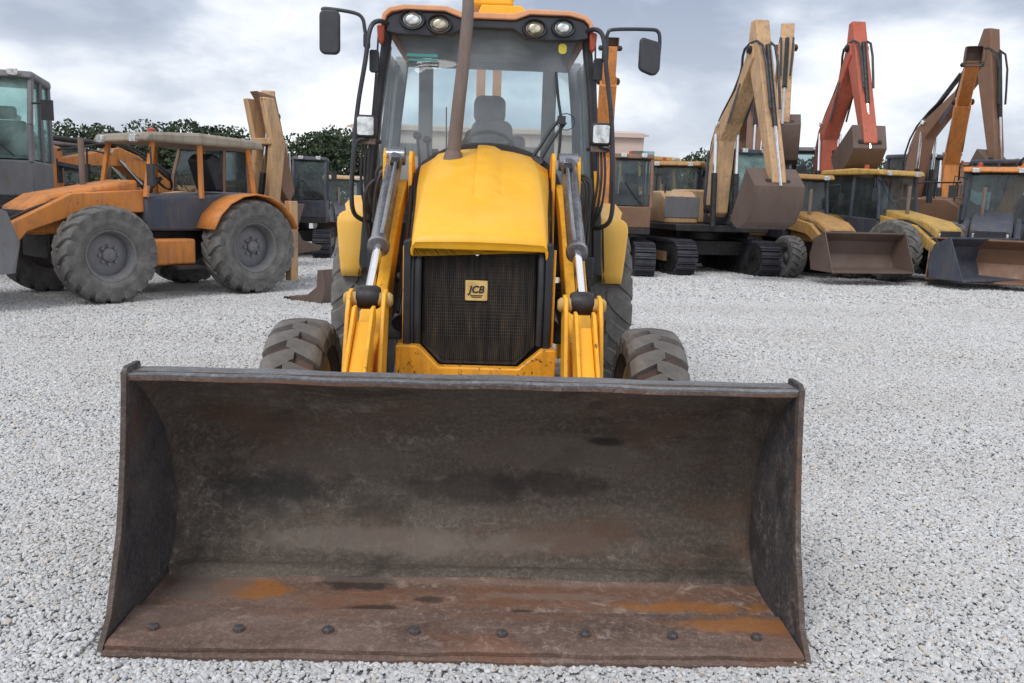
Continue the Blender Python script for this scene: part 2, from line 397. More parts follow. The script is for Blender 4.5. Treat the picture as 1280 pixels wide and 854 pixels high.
# gravel stones: thousands of real little stones, instanced on points
def stone_mesh(seed, sub):
    import bmesh
    rr = random.Random(seed); bm = bmesh.new(); bmesh.ops.create_icosphere(bm, subdivisions=sub, radius=1)
    ax = (rr.uniform(.8, 1.25), rr.uniform(.65, 1.0), rr.uniform(.42, .62))
    planes = [(Vector((rr.gauss(0, 1), rr.gauss(0, 1), rr.gauss(0, 1))).normalized(), rr.uniform(.55, .85)) for _ in range(9)]
    for v in bm.verts:
        p_ = v.co.copy()
        for n_, d in planes:
            k = p_.dot(n_)
            if k > d: p_ -= n_ * (k - d)
        v.co = Vector((p_.x * ax[0], p_.y * ax[1], p_.z * ax[2]))
    me = bpy.data.meshes.new('stone'); bm.to_mesh(me); bm.free(); return me
mt, t, b = new_mat('gravel_stone')
oi = N(t, 'ShaderNodeObjectInfo')
c1 = ramp(t, oi.outputs['Random'], [(0, (.42, .417, .415)), (.12, (.52, .517, .515)), (.40, (.585, .583, .58)), (.70, (.64, .642, .64)), (.93, (.73, .73, .725)), (.965, (.66, .57, .46)), (1, (.56, .50, .43))])
gm = N(t, 'ShaderNodeNewGeometry')
c1 = mixc(t, fmul(t, grey(t, noise(t, .35, 6, .6, gm.outputs['Position']), .48, .68), .22), c1, (.46, .42, .35))
c1 = mixc(t, fmul(t, grey(t, noise(t, .55, 5, .6, (lambda mp: (mp.inputs['Scale'].__setattr__('default_value', (.22, 1.5, 1)), mp.inputs['Rotation'].__setattr__('default_value', (0, 0, R(12))), t.links.new(gm.outputs['Position'], mp.inputs[0]), mp.outputs[0])[3])(N(t, 'ShaderNodeMapping'))), .47, .62), .30), c1, (.47, .45, .42))
c1 = mixc(t, fmul(t, grey(t, noise(t, 90, 4, .7, gm.outputs['Position']), .45, .7), .35), c1, (.34, .34, .36))
t.links.new(c1, b.inputs['Base Color']); b.inputs['Roughness'].default_value = .85
M['stone'] = mt
stones = []
scol = bpy.data.collections.new('stone_shapes')
for i in range(7):
    me = stone_mesh(100 + i, 2 if i < 4 else 1); me.materials.append(M['stone'])
    so_ = bpy.data.objects.new('stone', me); scol.objects.link(so_)
YAW = R(1.7); OX, OY = -.14, 2.52
pts = []; scl = []
def zone(d0, d1, dens, r0, r1):
    n_max = int((d1 - d0) * 2 * (.72 * d1 + 1.0) * dens)
    d = rng.uniform(d0, d1, n_max); x_ = rng.uniform(-1, 1, n_max) * (.72 * d1 + 1.0)
    k = np.abs(x_) < .72 * d + 1.0
    d, x_ = d[k], x_[k]
    # machine frame: nothing under the bucket
    lx = (x_ - OX) * math.cos(YAW) + (d - OY) * math.sin(YAW); ly = -(x_ - OX) * math.sin(YAW) + (d - OY) * math.cos(YAW)
    k = ~((np.abs(lx) < 1.165) & (ly > -.004) & (ly < .80))
    d, x_, lx, ly = d[k], x_[k], lx[k], ly[k]
    r_ = rng.uniform(r0, r1, len(d)) * rng.choice([.7, 1, 1, 1.25], len(d))
    near = (np.abs(lx) < 1.2) & (ly > -.06) & (ly < .9)
    z = rng.uniform(-.35, .35, len(d)) * r_ - np.where(near, .0165, .004)
    z += .005 * (1 + np.sin(x_ * 1.3 + 2) * np.cos(d * 1.1)) + .003 * np.sin(x_ * 5) * np.sin(d * 4.2)
    z += np.where((np.abs(lx) < 1.3) & (ly > -.10) & (ly < .0), .003 * (1 + np.sin(lx * 19) * .6) * (ly + .10) / .1, 0)
    wl_ = np.hypot(np.abs(lx) - .9, (ly - 1.76) * .8); z += np.where(wl_ < .42, .012 * (1 - wl_ / .42), 0)
    pts.append(np.stack([x_, d, z], 1)); scl.append(r_)
zone(1.7, 4.6, 12500, .0062, .0112)
zone(4.6, 8.0, 6400, .0080, .0135)
zone(8.0, 13.5, 2700, .0115, .018)
zone(13.5, 26, 700, .020, .030)
P_ = np.concatenate(pts); Q_ = np.concatenate(scl)
me = bpy.data.meshes.new('gravel'); me.vertices.add(len(P_)); me.vertices.foreach_set('co', P_.astype(np.float32).ravel())
at_ = me.attributes.new('size', 'FLOAT', 'POINT'); at_.data.foreach_set('value', Q_.astype(np.float32))
rv = me.attributes.new('turn', 'FLOAT_VECTOR', 'POINT')
tv = np.stack([rng.uniform(-.6, .6, len(P_)), rng.uniform(-.6, .6, len(P_)), rng.uniform(0, 6.28, len(P_))], 1); rv.data.foreach_set('vector', tv.astype(np.float32).ravel())
gv = bpy.data.objects.new('gravel', me); C.objects.link(gv)
tag(gv, 'pale grey crushed stone gravel covering the yard', 'gravel'); gv['kind'] = 'stuff'
ng = bpy.data.node_groups.new('scatter', 'GeometryNodeTree')
ng.interface.new_socket('Geometry', in_out='INPUT', socket_type='NodeSocketGeometry'); ng.interface.new_socket('Geometry', in_out='OUTPUT', socket_type='NodeSocketGeometry')
gi = N(ng, 'NodeGroupInput'); go = N(ng, 'NodeGroupOutput'); m2p = N(ng, 'GeometryNodeMeshToPoints'); iop = N(ng, 'GeometryNodeInstanceOnPoints')
ci = N(ng, 'GeometryNodeCollectionInfo'); ci.inputs['Collection'].default_value = scol; ci.inputs['Separate Children'].default_value = True
na = N(ng, 'GeometryNodeInputNamedAttribute', data_type='FLOAT'); na.inputs['Name'].default_value = 'size'
nb = N(ng, 'GeometryNodeInputNamedAttribute', data_type='FLOAT_VECTOR'); nb.inputs['Name'].default_value = 'turn'
iop.inputs['Pick Instance'].default_value = True
L_ = ng.links.new
L_(gi.outputs[0], m2p.inputs['Mesh']); L_(m2p.outputs[0], iop.inputs['Points']); L_(ci.outputs[0], iop.inputs['Instance'])
L_(na.outputs['Attribute'], iop.inputs['Scale'])
e2r = N(ng, 'FunctionNodeEulerToRotation'); L_(nb.outputs['Attribute'], e2r.inputs[0]); L_(e2r.outputs[0], iop.inputs['Rotation'])
L_(iop.outputs[0], go.inputs[0])
gv.modifiers.new('scatter', 'NODES').node_group = ng

# ================================================================= THE BACKHOE LOADER
BL = empty('backhoe_loader', (OX, OY, 0), YAW)
tag(BL, 'yellow backhoe loader facing the camera with its wide rusty bucket on the gravel', 'backhoe loader')

# ---- loader bucket
HW = 1.145
prof = [(0.0, .006), (.30, .010), (.50, .016), (.60, .04), (.68, .09), (.735, .17), (.765, .27), (.77, .36), (.75, .47), (.70, .58), (.62, .68), (.51, .76), (.39, .82), (.285, .842)]
prof = [(a.y, a.z) for a in smooth_path([(0, u, v) for u, v in prof], 3)]
TH = .012; sgn_ = 1
def shell(pr, x0, x1, th, nx=2, wob=0, fil=0):
    s = MB(); n = len(pr); rows = []
    nor = []
    for i in range(n):
        a = Vector(pr[max(i - 1, 0)]); b_ = Vector(pr[min(i + 1, n - 1)]); d = (b_ - a).normalized(); nor.append(Vector((d.y, -d.x)))
    for j in range(nx):
        u_ = -math.cos(PI * j / (nx - 1)) if fil else -1 + 2 * j / (nx - 1); x_ = (x0 + x1) / 2 + (x1 - x0) / 2 * u_; r_ = []
        for i in range(n):
            w = wob * (math.sin(x_ * 3.1 + i * .3) + .6 * math.sin(x_ * 7.3 + 1 + i * .11)) if wob else 0
            e_ = min(x_ - x0, x1 - x_)
            if fil and e_ < fil:
                w += (fil - math.sqrt(max(0, fil * fil - (fil - e_) ** 2))) * math.sin(PI * min(1, i / (n - 1) * 1.0)) ** .7 * sgn_
            r_.append((x_, pr[i][0] - nor[i].x * w, pr[i][1] - nor[i].y * w))
        for i in range(n - 1, -1, -1):
            r_.append((x_, pr[i][0] + nor[i].x * th, pr[i][1] + nor[i].y * th))
        rows.append(r_)
    s.grid(rows, close=True)
    k = 2 * n; s.f.append(tuple(range(k))); s.f.append(tuple(len(s.v) - 1 - i for i in range(k)))
    return s
bidx = next(i for i, p_ in enumerate(prof) if p_[0] > .53)
bk = shell(prof[bidx:], -HW + .010, HW - .010, TH, 72, .004, .13).build('loader_bucket', M['bk_back'], BL)
shell(prof[:bidx + 1], -HW + .012, HW - .012, TH, 24, .001).build('floor_plate', M['bk_floor'], bk)
# cutting edge: thick plate on the front of the floor, with a worn lower lip
ce = MB()
nseg = 46; up_, lo_ = [], []
rows = []
for j in range(nseg + 1):
    x_ = -1.128 + 2.256 * j / nseg; wv = .004 * math.sin(x_ * 9) + .003 * math.sin(x_ * 23 + 1)
    rows.append([(x_, -.012 + wv, .006), (x_, -.016 + wv, .020), (x_, .010, .027), (x_, .235, .034), (x_, .236, .014), (x_, .0, .003)])
ce.grid(rows, close=True); ce.f.append(tuple(range(6))); ce.f.append(tuple(len(ce.v) - 1 - i for i in range(6)))
ce.build('cutting_edge', M['bk_edge'], bk, smooth=20)
lp = MB(); rows = []
for j in range(nseg + 1):
    x_ = -1.130 + 2.26 * j / nseg; wv = .003 * math.sin(x_ * 13 + 2) + .003 * math.sin(x_ * 31)
    rows.append([(x_, -.034 + wv, -.014), (x_, -.038 + wv, .001), (x_, -.012, .0045), (x_, .05, .0045), (x_, .05, -.010)])
lp.grid(rows, close=True); lp.f.append(tuple(range(5))); lp.f.append(tuple(len(lp.v) - 1 - i for i in range(5)))
lp.build('lower_lip', M['bk_edge'], bk, smooth=20)
# uneven bead of dirt and weld along the seam between floor and back
rows = []; sy, sz = prof[bidx]
for j in range(181):
    x_ = -1.12 + 2.24 * j / 180; a_ = random.random()
    q = .010 * math.sin(x_ * 2.3 + 1) + .006 * math.sin(x_ * 9) + .004 * (a_ - .5); h_ = .006 + .006 * random.random() + .004 * math.sin(x_ * 5)
    rows.append([(x_, sy - .03 + q, sz - .012), (x_, sy - .012 + q, sz + .002 + h_), (x_, sy + .02, sz + .012 + h_), (x_, sy + .045, sz + .02)])
sm_ = MB(); sm_.grid(rows); sm_.build('weld_seam', M['bk_back'], bk, smooth=60)
# bolts
bm_ = MB(); bm_.lathe([(0, 0), (0, .029), (.003, .028), (.004, .0)], 14)
wa = bm_.mesh('bolt_washer', M['bk_edge'])
bm_ = MB(); bm_.lathe([(0, 0), (0, .019), (.010, .0185), (.014, .014), (.015, 0)], 7)
hd = bm_.mesh('bolt', M['bk_side'], 20)
for i in range(8):
    x_ = -1.01 + 2.02 * i / 7
    zz = .029 + .004
    o = part('bolt', hd, bk, (x_ + random.uniform(-.012, .012), .082 + random.uniform(-.004, .004), .033), (0, -PI / 2, random.uniform(0, 1)))
    part('bolt_washer', wa, bk, (x_, .082, .0275), (0, -PI / 2, 0))
# side plates
sp = [(-.012, .0), (.062, .08), (.112, .2), (.165, .33), (.200, .48), (.228, .63), (.250, .80), (.252, .856), (.275, .872), (.372, .872), (.378, .840), (.52, .775), (.63, .695), (.715, .59), (.768, .475), (.79, .36), (.785, .265), (.752, .165), (.695, .08), (.61, .02), (.5, -.004)]
for s_ in (-1, 1):
    MB().prism(sp, s_ * (HW - .009), s_ * (HW + .009)).build('side_plate', M['bk_side'], bk, bevel=.003)
    # wear strip along the front edge of the side plate
    w = MB(); front = sp[:8]; rows = []
    for u, v in front:
        rows.append([(s_ * (HW - .010), u - .003, v), (s_ * (HW + .0095), u - .003, v), (s_ * (HW + .0095), u + .03, v - .004), (s_ * (HW - .010), u + .03, v - .004)])
    w.grid(rows, close=True); w.f += [(0, 1, 2, 3), tuple(len(w.v) - 4 + i for i in (3, 2, 1, 0))]
    w.build('side_cutter', M['bk_rim'], bk, bevel=.002)
# rim: folded box along the top of the back plate
r_ = MB(); rows = []
for j in range(41):
    x_ = -HW + .0 + 2 * HW * j / 40; q = .002 * math.sin(x_ * 6) + .0015 * math.sin(x_ * 17)
    rows.append([(x_, .262, .838 + q), (x_, .259, .846 + q), (x_, .266, .850 + q), (x_, .385, .850 + q), (x_, .388, .826)])
r_.grid(rows, close=True); r_.f.append(tuple(range(5))); r_.f.append(tuple(len(r_.v) - 1 - i for i in range(5)))
r_.build('rim_bar', M['bk_top'], bk, smooth=25)
# front face strip of the rim rusted
rows = []
f_ = MB()
for j in range(41):
    x_ = -HW + .01 + (2 * HW - .02) * j / 40; q = .002 * math.sin(x_ * 6) + .0015 * math.sin(x_ * 17)
    rows.append([(x_, .266, .825 + q), (x_, .2605, .838 + q), (x_, .268, .839 + q), (x_, .275, .826 + q)])
f_.grid(rows, close=True); f_.build('rim_edge', M['bk_edge'], bk)
# brackets at the back
for s_ in (-1, 1):
    for q in (-.075, .075):
        MB().prism([(.70, .645), (.80, .76), (.98, .62), (.98, .25), (.81, .2), (.80, .45)], s_ * .47 + q - .01, s_ * .47 + q + .01).build('hinge_bracket', M['yellow_worn'], bk, bevel=.003)

# ---- chassis and nose
ch = MB(); ch.box((0, 3.2, .78), (.62, 2.6, .34)); ch.box((0, 2.3, .60), (.5, 1.2, .12))
ch.build('chassis', M['darksteel'], BL, bevel=.01)
# nose casting: plate with a chamfered notch for the radiator
L1, R1 = -.372, .395
nose = [(L1, .55), (R1, .55), (R1, .76), (.325, .76), (.215, .665), (-.165, .665), (-.262, .765), (L1, .765)]
MB().prism(nose, 1.43, 1.50, 'y').build('nose_casting', M['yellow_chipped'], BL, bevel=.008)
# counterweight / front axle beam and axle
MB().prism([(-.36, .5), (.36, .5), (.30, .3), (-.30, .3)], 1.52, 1.72, 'y').build('axle_cradle', M['darksteel'], BL, bevel=.01)
MB().tube([(-.72, 1.78, .42), (-.3, 1.78, .42), (.3, 1.78, .42), (.72, 1.78, .42)], [.06, .09, .09, .06], 14).build('front_axle', M['darksteel'], BL)
# grille housing (dark frame)
gh = MB()
gh.box((-.325, 1.60, 1.0), (.035, .26, .52)); gh.box((.35, 1.60, 1.0), (.035, .26, .52))
gh.box((.012, 1.66, 1.228), (.64, .26, .03)); gh.build('grille_frame', M['black'], BL, bevel=.006)
rad = [(-.255, 1.215), (.29, 1.215), (.30, .755), (.21, .655), (-.165, .655), (-.262, .755)]
MB().box((.015, 1.66, .95), (.66, .10, .62)).build('radiator_backing', M['black'], BL)
grl = MB().prism(rad, 1.555, 1.60, 'y').build('radiator_grille', M['radiator'], BL, bevel=.008)
bars = MB()
def zlow(x_): return .78 - (.105 * max(0, min(1, (x_ - .2) / .09)) if False else 0)
for i in range(54):
    x_ = -.24 + .52 * i / 53
    zb = .683
    if x_ > .2: zb = .683 + (x_ - .2) / .09 * .09
    if x_ < -.15: zb = .683 + (-.15 - x_) / .095 * .09
    bars.box((x_, 1.550, (zb + 1.21) / 2), (.0038, .012, 1.21 - zb))
for i in range(26):
    z_ = .80 + .40 * i / 25; bars.box((.02, 1.551, z_), (.52, .008, .0035))
bars.build('grille_wires', M['wire'], grl, smooth=0, kind='stuff')
# rubber seal and pipes both sides of the grille
for x_, rr in ((-.275, .017), (.315, .017), (-.302, .011)):
    MB().tube(smooth_path([(x_, 1.50, .77), (x_, 1.49, .9), (x_ * 1.0, 1.49, 1.1), (x_, 1.52, 1.22)], 4), rr, 10).build('grille_pipe', M['hose'], BL)
MB().tube(smooth_path([(-.29, 1.52, 1.214), (-.1, 1.515, 1.218), (.12, 1.515, 1.218), (.32, 1.52, 1.216)], 5), .009, 8).build('grille_seal', M['hose'], BL)
MB().lathe([(0, 0), (0, .010), (.006, .008), (.008, 0)], 12).build('grille_bolt', M['chrome'], BL, loc=(.005, 1.505, 1.205), rot=(0, 0, PI / 2))
# badge with the maker's letters
bd = MB().prism(rrect(.108, .098, .004, 2, .005, 1.025), 1.536, 1.548, 'y').build('badge', M['badge'], BL, bevel=.002)
def text_mesh(body, size, mat, parent, loc, rot, shear=0, extrude=.002, sx=1, name='lettering', bold=0):
    cu = bpy.data.curves.new('t', 'FONT'); cu.body = body; cu.size = size; cu.extrude = extrude; cu.shear = shear; cu.offset = bold; cu.align_x = 'CENTER'; cu.align_y = 'CENTER'
    to = bpy.data.objects.new('t', cu); C.objects.link(to)
    bpy.context.view_layer.update()
    me = bpy.data.meshes.new_from_object(to.evaluated_get(bpy.context.evaluated_depsgraph_get()))
    bpy.data.objects.remove(to); me.materials.clear(); me.materials.append(mat); me.name = name
    o = bpy.data.objects.new(name, me); C.objects.link(o); o.parent = parent; o.location = loc; o.rotation_euler = rot; o.scale = (sx, 1, 1); return o
text_mesh('JCB', .048, M['badgeink'], bd, (.004, 1.5345, 1.030), (PI / 2, 0, 0), .22, .0015, 1.0, bold=.0012)
bb = MB()
for q in range(2): bb.prism([(-.026 + q * .006, 1.004 - q * .008), (.036 - q * .006, 1.004 - q * .008), (.034 - q * .006, 1.000 - q * .008), (-.024 + q * .006, 1.000 - q * .008)], 1.5335, 1.5355, 'y')
bb.build('badge_stripes', M['badgeink'], bd)

# ---- hood
def hood_section(Y, zc, hwt, crown, hws, zs, zbot):
    """centre height, half width of the top panel, crown drop, half width of side, shoulder height, bottom"""
    pts = []
    n = 10
    for i in range(n + 1):
        u = -1 + 2 * i / n; pts.append((u * hwt, zc - crown * u * u))
    left = [(-hws, zbot), (-hws, zs - .05), (-hws + .008, zs)]
    rightp = [(hws - .008, zs), (hws, zs - .05), (hws, zbot)]
    allp = left + [(-hwt - .012, zc - crown - .016)] + pts + [(hwt + .012, zc - crown - .016)] + rightp
    return [(x_ * (.945 if Y < 2.1 else .96) + .016, Y, z_) for x_, z_ in allp]
secs = [hood_section(1.475, 1.244, .318, .006, .335, 1.236, 1.226),
        hood_section(1.462, 1.262, .322, .008, .342, 1.244, 1.228),
        hood_section(1.468, 1.290, .322, .010, .345, 1.260, 1.228),
        hood_section(1.495, 1.312, .322, .012, .347, 1.268, 1.20),
        hood_section(1.60, 1.372, .322, .016, .352, 1.315, 1.15),
        hood_section(1.80, 1.468, .322, .020, .362, 1.395, 1.12),
        hood_section(2.05, 1.575, .320, .024, .375, 1.485, 1.10),
        hood_section(2.35, 1.672, .314, .028, .392, 1.565, 1.10),
        hood_section(2.62, 1.738, .306, .034, .408, 1.625, 1.10),
        hood_section(2.80, 1.772, .298, .040, .418, 1.655, 1.10),
        hood_section(2.86, 1.776, .290, .044, .420, 1.660, 1.10)]
hm = MB(); hm.grid(secs); hm.f.append(tuple(range(len(secs[0])))); n_ = len(secs[0]); hm.f.append(tuple(len(hm.v) - 1 - i for i in range(n_)))
hood = hm.build('hood', M['yellow'], BL, smooth=48, bevel=.0)
for s_ in (-1, 1):
    MB().tube([(.016 + s_ * .96 * (a_ + .003), Y_, z_ - .075) for a_, Y_, z_ in ((.345, 1.62, 1.32), (.362, 1.8, 1.395), (.375, 2.05, 1.485), (.392, 2.35, 1.565), (.408, 2.62, 1.625), (.418, 2.8, 1.655))], .003, 6).build('hood_seam', M['rubbertrim'], hood)
    MB().box((.016 + s_ * .365, 2.0, 1.36), (.012, .07, .03), (R(20), 0, 0)).build('hood_latch', M['black'], hood, bevel=.004)
# raised panel on the hood
def hood_z(Y):
    T = [(1.475, 1.252), (1.495, 1.312), (1.60, 1.372), (1.80, 1.468), (2.05, 1.575), (2.35, 1.672), (2.62, 1.738), (2.80, 1.772), (2.86, 1.776)]
    for (a, za), (b_, zb) in zip(T, T[1:]):
        if a <= Y <= b_: return za + (zb - za) * (Y - a) / (b_ - a)
    return T[-1][1]
rows = []
for Y in (1.80, 1.815, 1.86, 1.95, 2.05, 2.2, 2.35, 2.5, 2.62, 2.78, 2.85):
    k = 0 if Y < 1.81 else (.8 if Y < 1.82 else 1)
    zc = hood_z(Y)
    rows.append([(-.035, Y, zc - .002), (-.026, Y, zc + .021 * k), (.02, Y, zc + .023 * k), (.075, Y, zc + .017 * k), (.12, Y, zc - .006)])
rp = MB(); rp.grid(rows); rp.build('hood_ridge', M['yellow'], hood, smooth=25)
# faded stone chips
for (x_, z_) in ((-.10, 1.262), (.17, 1.264)):
    pass
# side panels below the hood
for s_ in (-1, 1):
    MB().prism([(1.64, .72), (2.86, .72), (2.86, 1.13), (1.64, 1.13)], .018 + s_ * .33, .018 + s_ * .348).build('engine_side_panel', M['darksteel'], BL, bevel=.004)
    MB().prism([(1.50, .76), (1.60, .76), (1.60, 1.2), (1.50, 1.235)], .018 + s_ * .352, .018 + s_ * .366).build('grille_side_trim', M['yellow_chipped'], BL, bevel=.003)
# cowl behind the hood
cw = MB(); a_ = []
for i in range(17):
    an = PI * i / 16; a_.append((.03 + .485 * math.cos(an), 1.47 + .345 * math.sin(an) ** .8))
cw.prism(a_, 2.87, 2.915, 'y'); cw.build('cowl', M['rubbertrim'], BL, bevel=.012)

# exhaust stack
ex = MB().tube(smooth_path([(-.172, 2.50, 1.60), (-.160, 2.50, 1.76), (-.135, 2.50, 2.05), (-.112, 2.50, 2.3), (-.098, 2.50, 2.52), (-.105, 2.52, 2.62), (-.135, 2.58, 2.70), (-.19, 2.66, 2.75)], 5), [.042 - .0004 * min(i, 30) for i in range(36)], 20)
ex = ex.build('exhaust_pipe', M['exhaust'], BL)
MB().tube([(-.166, 2.50, 1.66), (-.164, 2.50, 1.70), (-.160, 2.50, 1.735)], [.062, .056, .047], 20).build('exhaust_collar', M['exhaust'], ex)

# ---- loader tower, arms, rams
for s_ in (-1, 1):
    cxm = s_ * .50 + .006
    for q, h_ in ((-.075, 1.735), (.075, 1.72)):
        pl_ = [(2.50, .70), (2.86, .70), (2.86, 1.45), (2.74, h_), (2.70, h_ + .012), (2.60, h_ + .012), (2.56, h_ - .03), (2.50, 1.3)]
        MB().prism(pl_, cxm + q - .011, cxm + q + .011).build('tower_plate', M['yellow_worn'], BL, bevel=.004)
    # main arm: curved box beam
    path = [(2.63, 1.52), (2.35, 1.40), (2.05, 1.20), (1.78, .98), (1.50, .80), (1.22, .66), (.98, .50), (.88, .36)]
    dep = [.10, .13, .16, .18, .19, .18, .14, .09]
    a_ = MB(); rows = []
    P2 = [Vector((0, u, v)) for u, v in path]
    sm = smooth_path(P2, 4); dd = np.interp(np.linspace(0, 7, len(sm)), range(8), dep)
    for i, p_ in enumerate(sm):
        d = (sm[min(i + 1, len(sm) - 1)] - sm[max(i - 1, 0)]).normalized(); nn = Vector((0, -d.z, d.y)) * (dd[i] / 2)
        w = .056
        a1, a2 = p_ + nn, p_ - nn
        rows.append([(cxm - w, a1.y, a1.z), (cxm + w, a1.y, a1.z), (cxm + w, a2.y, a2.z), (cxm - w, a2.y, a2.z)])
    a_.grid(rows, close=True); a_.f += [(0, 1, 2, 3), tuple(len(a_.v) - 4 + i for i in (3, 2, 1, 0))]
    arm = a_.build('loader_arm', M['yellow_worn'], BL, bevel=.006)
    xi = cxm
    # rear face flange line: narrow plate proud on the inner side
    # lever plates at the elbow and tipping link
    for q in (-.078, .078):
        pts_ = [(1.10, .52), (1.20, .50), (1.33, .90), (1.335, 1.02), (1.30, 1.045), (1.22, 1.035), (1.17, .95), (1.05, .62)]
        MB().prism(pts_, s_ * .486 + .006 + q - .009, s_ * .486 + .006 + q + .009).build('tipping_lever', M['yellow_worn'], arm, bevel=.004)
    for q in (-.040, .040):
        MB().prism([(.82, .60), (.92, .62), (1.20, .93), (1.17, .985), (1.12, .98), (.84, .70)], s_ * .486 + .006 + q - .008, s_ * .486 + .006 + q + .008).build('tipping_link', M['yellow_worn'], arm, bevel=.004)
    MB().prism([(.80, .50), (.90, .52), (1.16, .86), (1.13, .92), (.80, .64)], s_ * .486 + .006 - .030, s_ * .486 + .006 + .030).build('link_web', M['yellow'], arm, bevel=.004)
    # ram from the tower top to the lever pin
    x0, x1 = s_ * .517 + .004, s_ * .484 + .006
    A_ = Vector((x0, 2.62, 1.70)); B_ = Vector((x1, 1.25, .99)); dv = B_ - A_
    def on(k): return A_ + dv * k
    ram = MB().tube([on(.02), on(.03), on(.66), on(.67), on(.69), on(.695)], [.040, .047, .047, .056, .056, .036], 20).build('tipping_ram', M['steel'], BL)
    MB().tube([on(.69), on(.97)], .0245, 18).build('ram_rod', M['chrome'], ram)
    MB().tube([on(0) - Vector((.058, 0, 0)), on(0) + Vector((.058, 0, 0))], .052, 20).build('ram_eye', M['steel'], ram, bevel=.004)
    MB().tube([on(.975) - Vector((.052, 0, 0)), on(.975) - Vector((.035, 0, 0)), on(.975) + Vector((.035, 0, 0)), on(.975) + Vector((.052, 0, 0))], [.046, .054, .054, .046], 20).build('rod_eye', M['darksteel'], ram)
    MB().tube([on(.985) - Vector((.11, 0, 0)), on(.985) - Vector((.098, 0, 0)), on(.985) + Vector((.098, 0, 0)), on(.985) + Vector((.11, 0, 0))], [.022, .033, .033, .022], 16).build('lever_pin', M['rim'], ram)
    # steel pipe on the ram, and port block
    off = Vector((-s_ * .018, -.02, .055))
    MB().tube([on(.10) + off, on(.3) + off * 1.15, on(.6) + off * 1.1, on(.66) + off * .8], .011, 10).build('ram_pipe', M['steel'], ram)
    MB().box(tuple(on(.13) + off * .8), (.05, .07, .05), (R(27), 0, 0)).build('port_block', M['darksteel'], ram, bevel=.006)
    # second ram (lift), lower down and inside, mostly hidden
    MB().tube([(s_ * .40, 2.7, .92), (s_ * .40, 1.9, .80)], .045, 16).build('lift_ram', M['darksteel'], BL)
    # hoses between tower and cab
    for q in range(3):
        xx = s_ * (.60 + random.uniform(0, .09))
        MB().tube(smooth_path([(s_ * .53, 2.70, 1.60 + .02 * q), (xx - s_ * random.uniform(0, .04), 2.62, 1.62 - random.uniform(.0, .12)), (xx + s_ * random.uniform(-.03, .03), 2.66, 1.40 - random.uniform(-.05, .12)), (xx - s_ * .03, 2.74, 1.12), (s_ * .52, 2.8, .95 + .03 * q)], 5), .011, 8).build('hydraulic_hose', M['hose'], BL)
    for q in range(2):
        MB().tube(smooth_path([(s_ * (.425 - .02 * q), 2.66, 1.60), (s_ * (.405 - .02 * q), 2.4, 1.42 - .04 * q), (s_ * (.40 - .01 * q), 2.05, 1.12), (s_ * .40, 1.75, .88)], 5), .012, 8).build('hydraulic_hose', M['hose'], BL)

# ---- wheels
def wheel_meshes(Rr, Wd, rimr, nl, lug_h, lug_len, skew, over, mats):
    """carcass, lug (two mirror meshes), rim"""
    hw = Wd / 2
    pf = [(-hw * .72, rimr), (-hw * .80, rimr + .012), (-hw * .78, rimr + .02), (-hw * .93, rimr + (Rr - rimr) * .25), (-hw * .97, rimr + (Rr - rimr) * .34), (-hw * .955, rimr + (Rr - rimr) * .37), (-hw, rimr + (Rr - rimr) * .55), (-hw * .95, Rr - lug_h - .035), (-hw * .80, Rr - lug_h - .008), (-hw * .4, Rr - lug_h), (0, Rr - lug_h + .002)]
    pf = pf + [(-a, b_) for a, b_ in reversed(pf[:-1])]
    car = MB(); car.lathe(pf, 56)
    def top(u):   # radius of the tread surface at cross position u in -1..1
        return Rr - .020 * abs(u) ** 2.2 - (.03 * max(0, abs(u) - .82) / .18)
    lugs = []
    for sgn in (-1, 1):
        lb = MB(); rows_t = []; n = 9
        for i in range(n + 1):
            k = i / n; u = sgn * (1.0 - k * (1 + over))     # shoulder to past the centre
            ang = skew * k ** 1.15
            hwid = lug_len * (.5 if k < .85 else .42) * (1.12 - .25 * k)
            rad = top(u); ring = []
            for (dh, da) in ((-lug_h * 1.15, -hwid * 1.15), (0, -hwid * .9), (0, hwid * .9), (-lug_h * 1.15, hwid * 1.15)):
                an = ang + da / Rr; r2 = rad + dh
                if k == 0: r2 -= .0
                ring.append((u * hw * 1.01, -r2 * math.sin(an) * -1, r2 * math.cos(an)))
            rows_t.append(ring)
        # shoulder flank
        r0 = rows_t[0]; flank = []
        for (x_, y_, z_) in r0:
            q = Vector((0, y_, z_)); q = q.normalized() * (q.length - .05); flank.append((sgn * hw * 1.0, q.y, q.z))
        rows_t = [flank] + rows_t
        lb.grid(rows_t); lb.f.append((0, 1, 2, 3)); lb.f.append(tuple(len(lb.v) - 4 + i for i in (3, 2, 1, 0)))
        lugs.append(lb.mesh('tread_lug', mats[0], 30))
    rm = MB(); rw = hw * .72
    rm.lathe([(-rw, rimr), (-rw * .95, rimr - .02), (-rw * .5, rimr - .05), (0, rimr - .055), (rw * .3, rimr * .5), (rw * .35, .09), (rw * .62, .085), (rw * .62, 0)], 36)
    for k in range(8):
        a = 2 * PI * k / 8; rm.box((rw * .42, rimr * .36 * math.cos(a), rimr * .36 * math.sin(a)), (.05, .035, .035), (a, 0, 0))
    rm.lathe([(rw * .62, .085), (rw * .70, .07), (rw * .78, .05), (rw * .78, 0)], 16)
    rm.lathe([(rw, rimr), (rw * .95, rimr - .02), (rw * .5, rimr - .05), (0, rimr - .055)], 36)
    return car.mesh('tyre', mats[1]), lugs, rm.mesh('rim', mats[2])
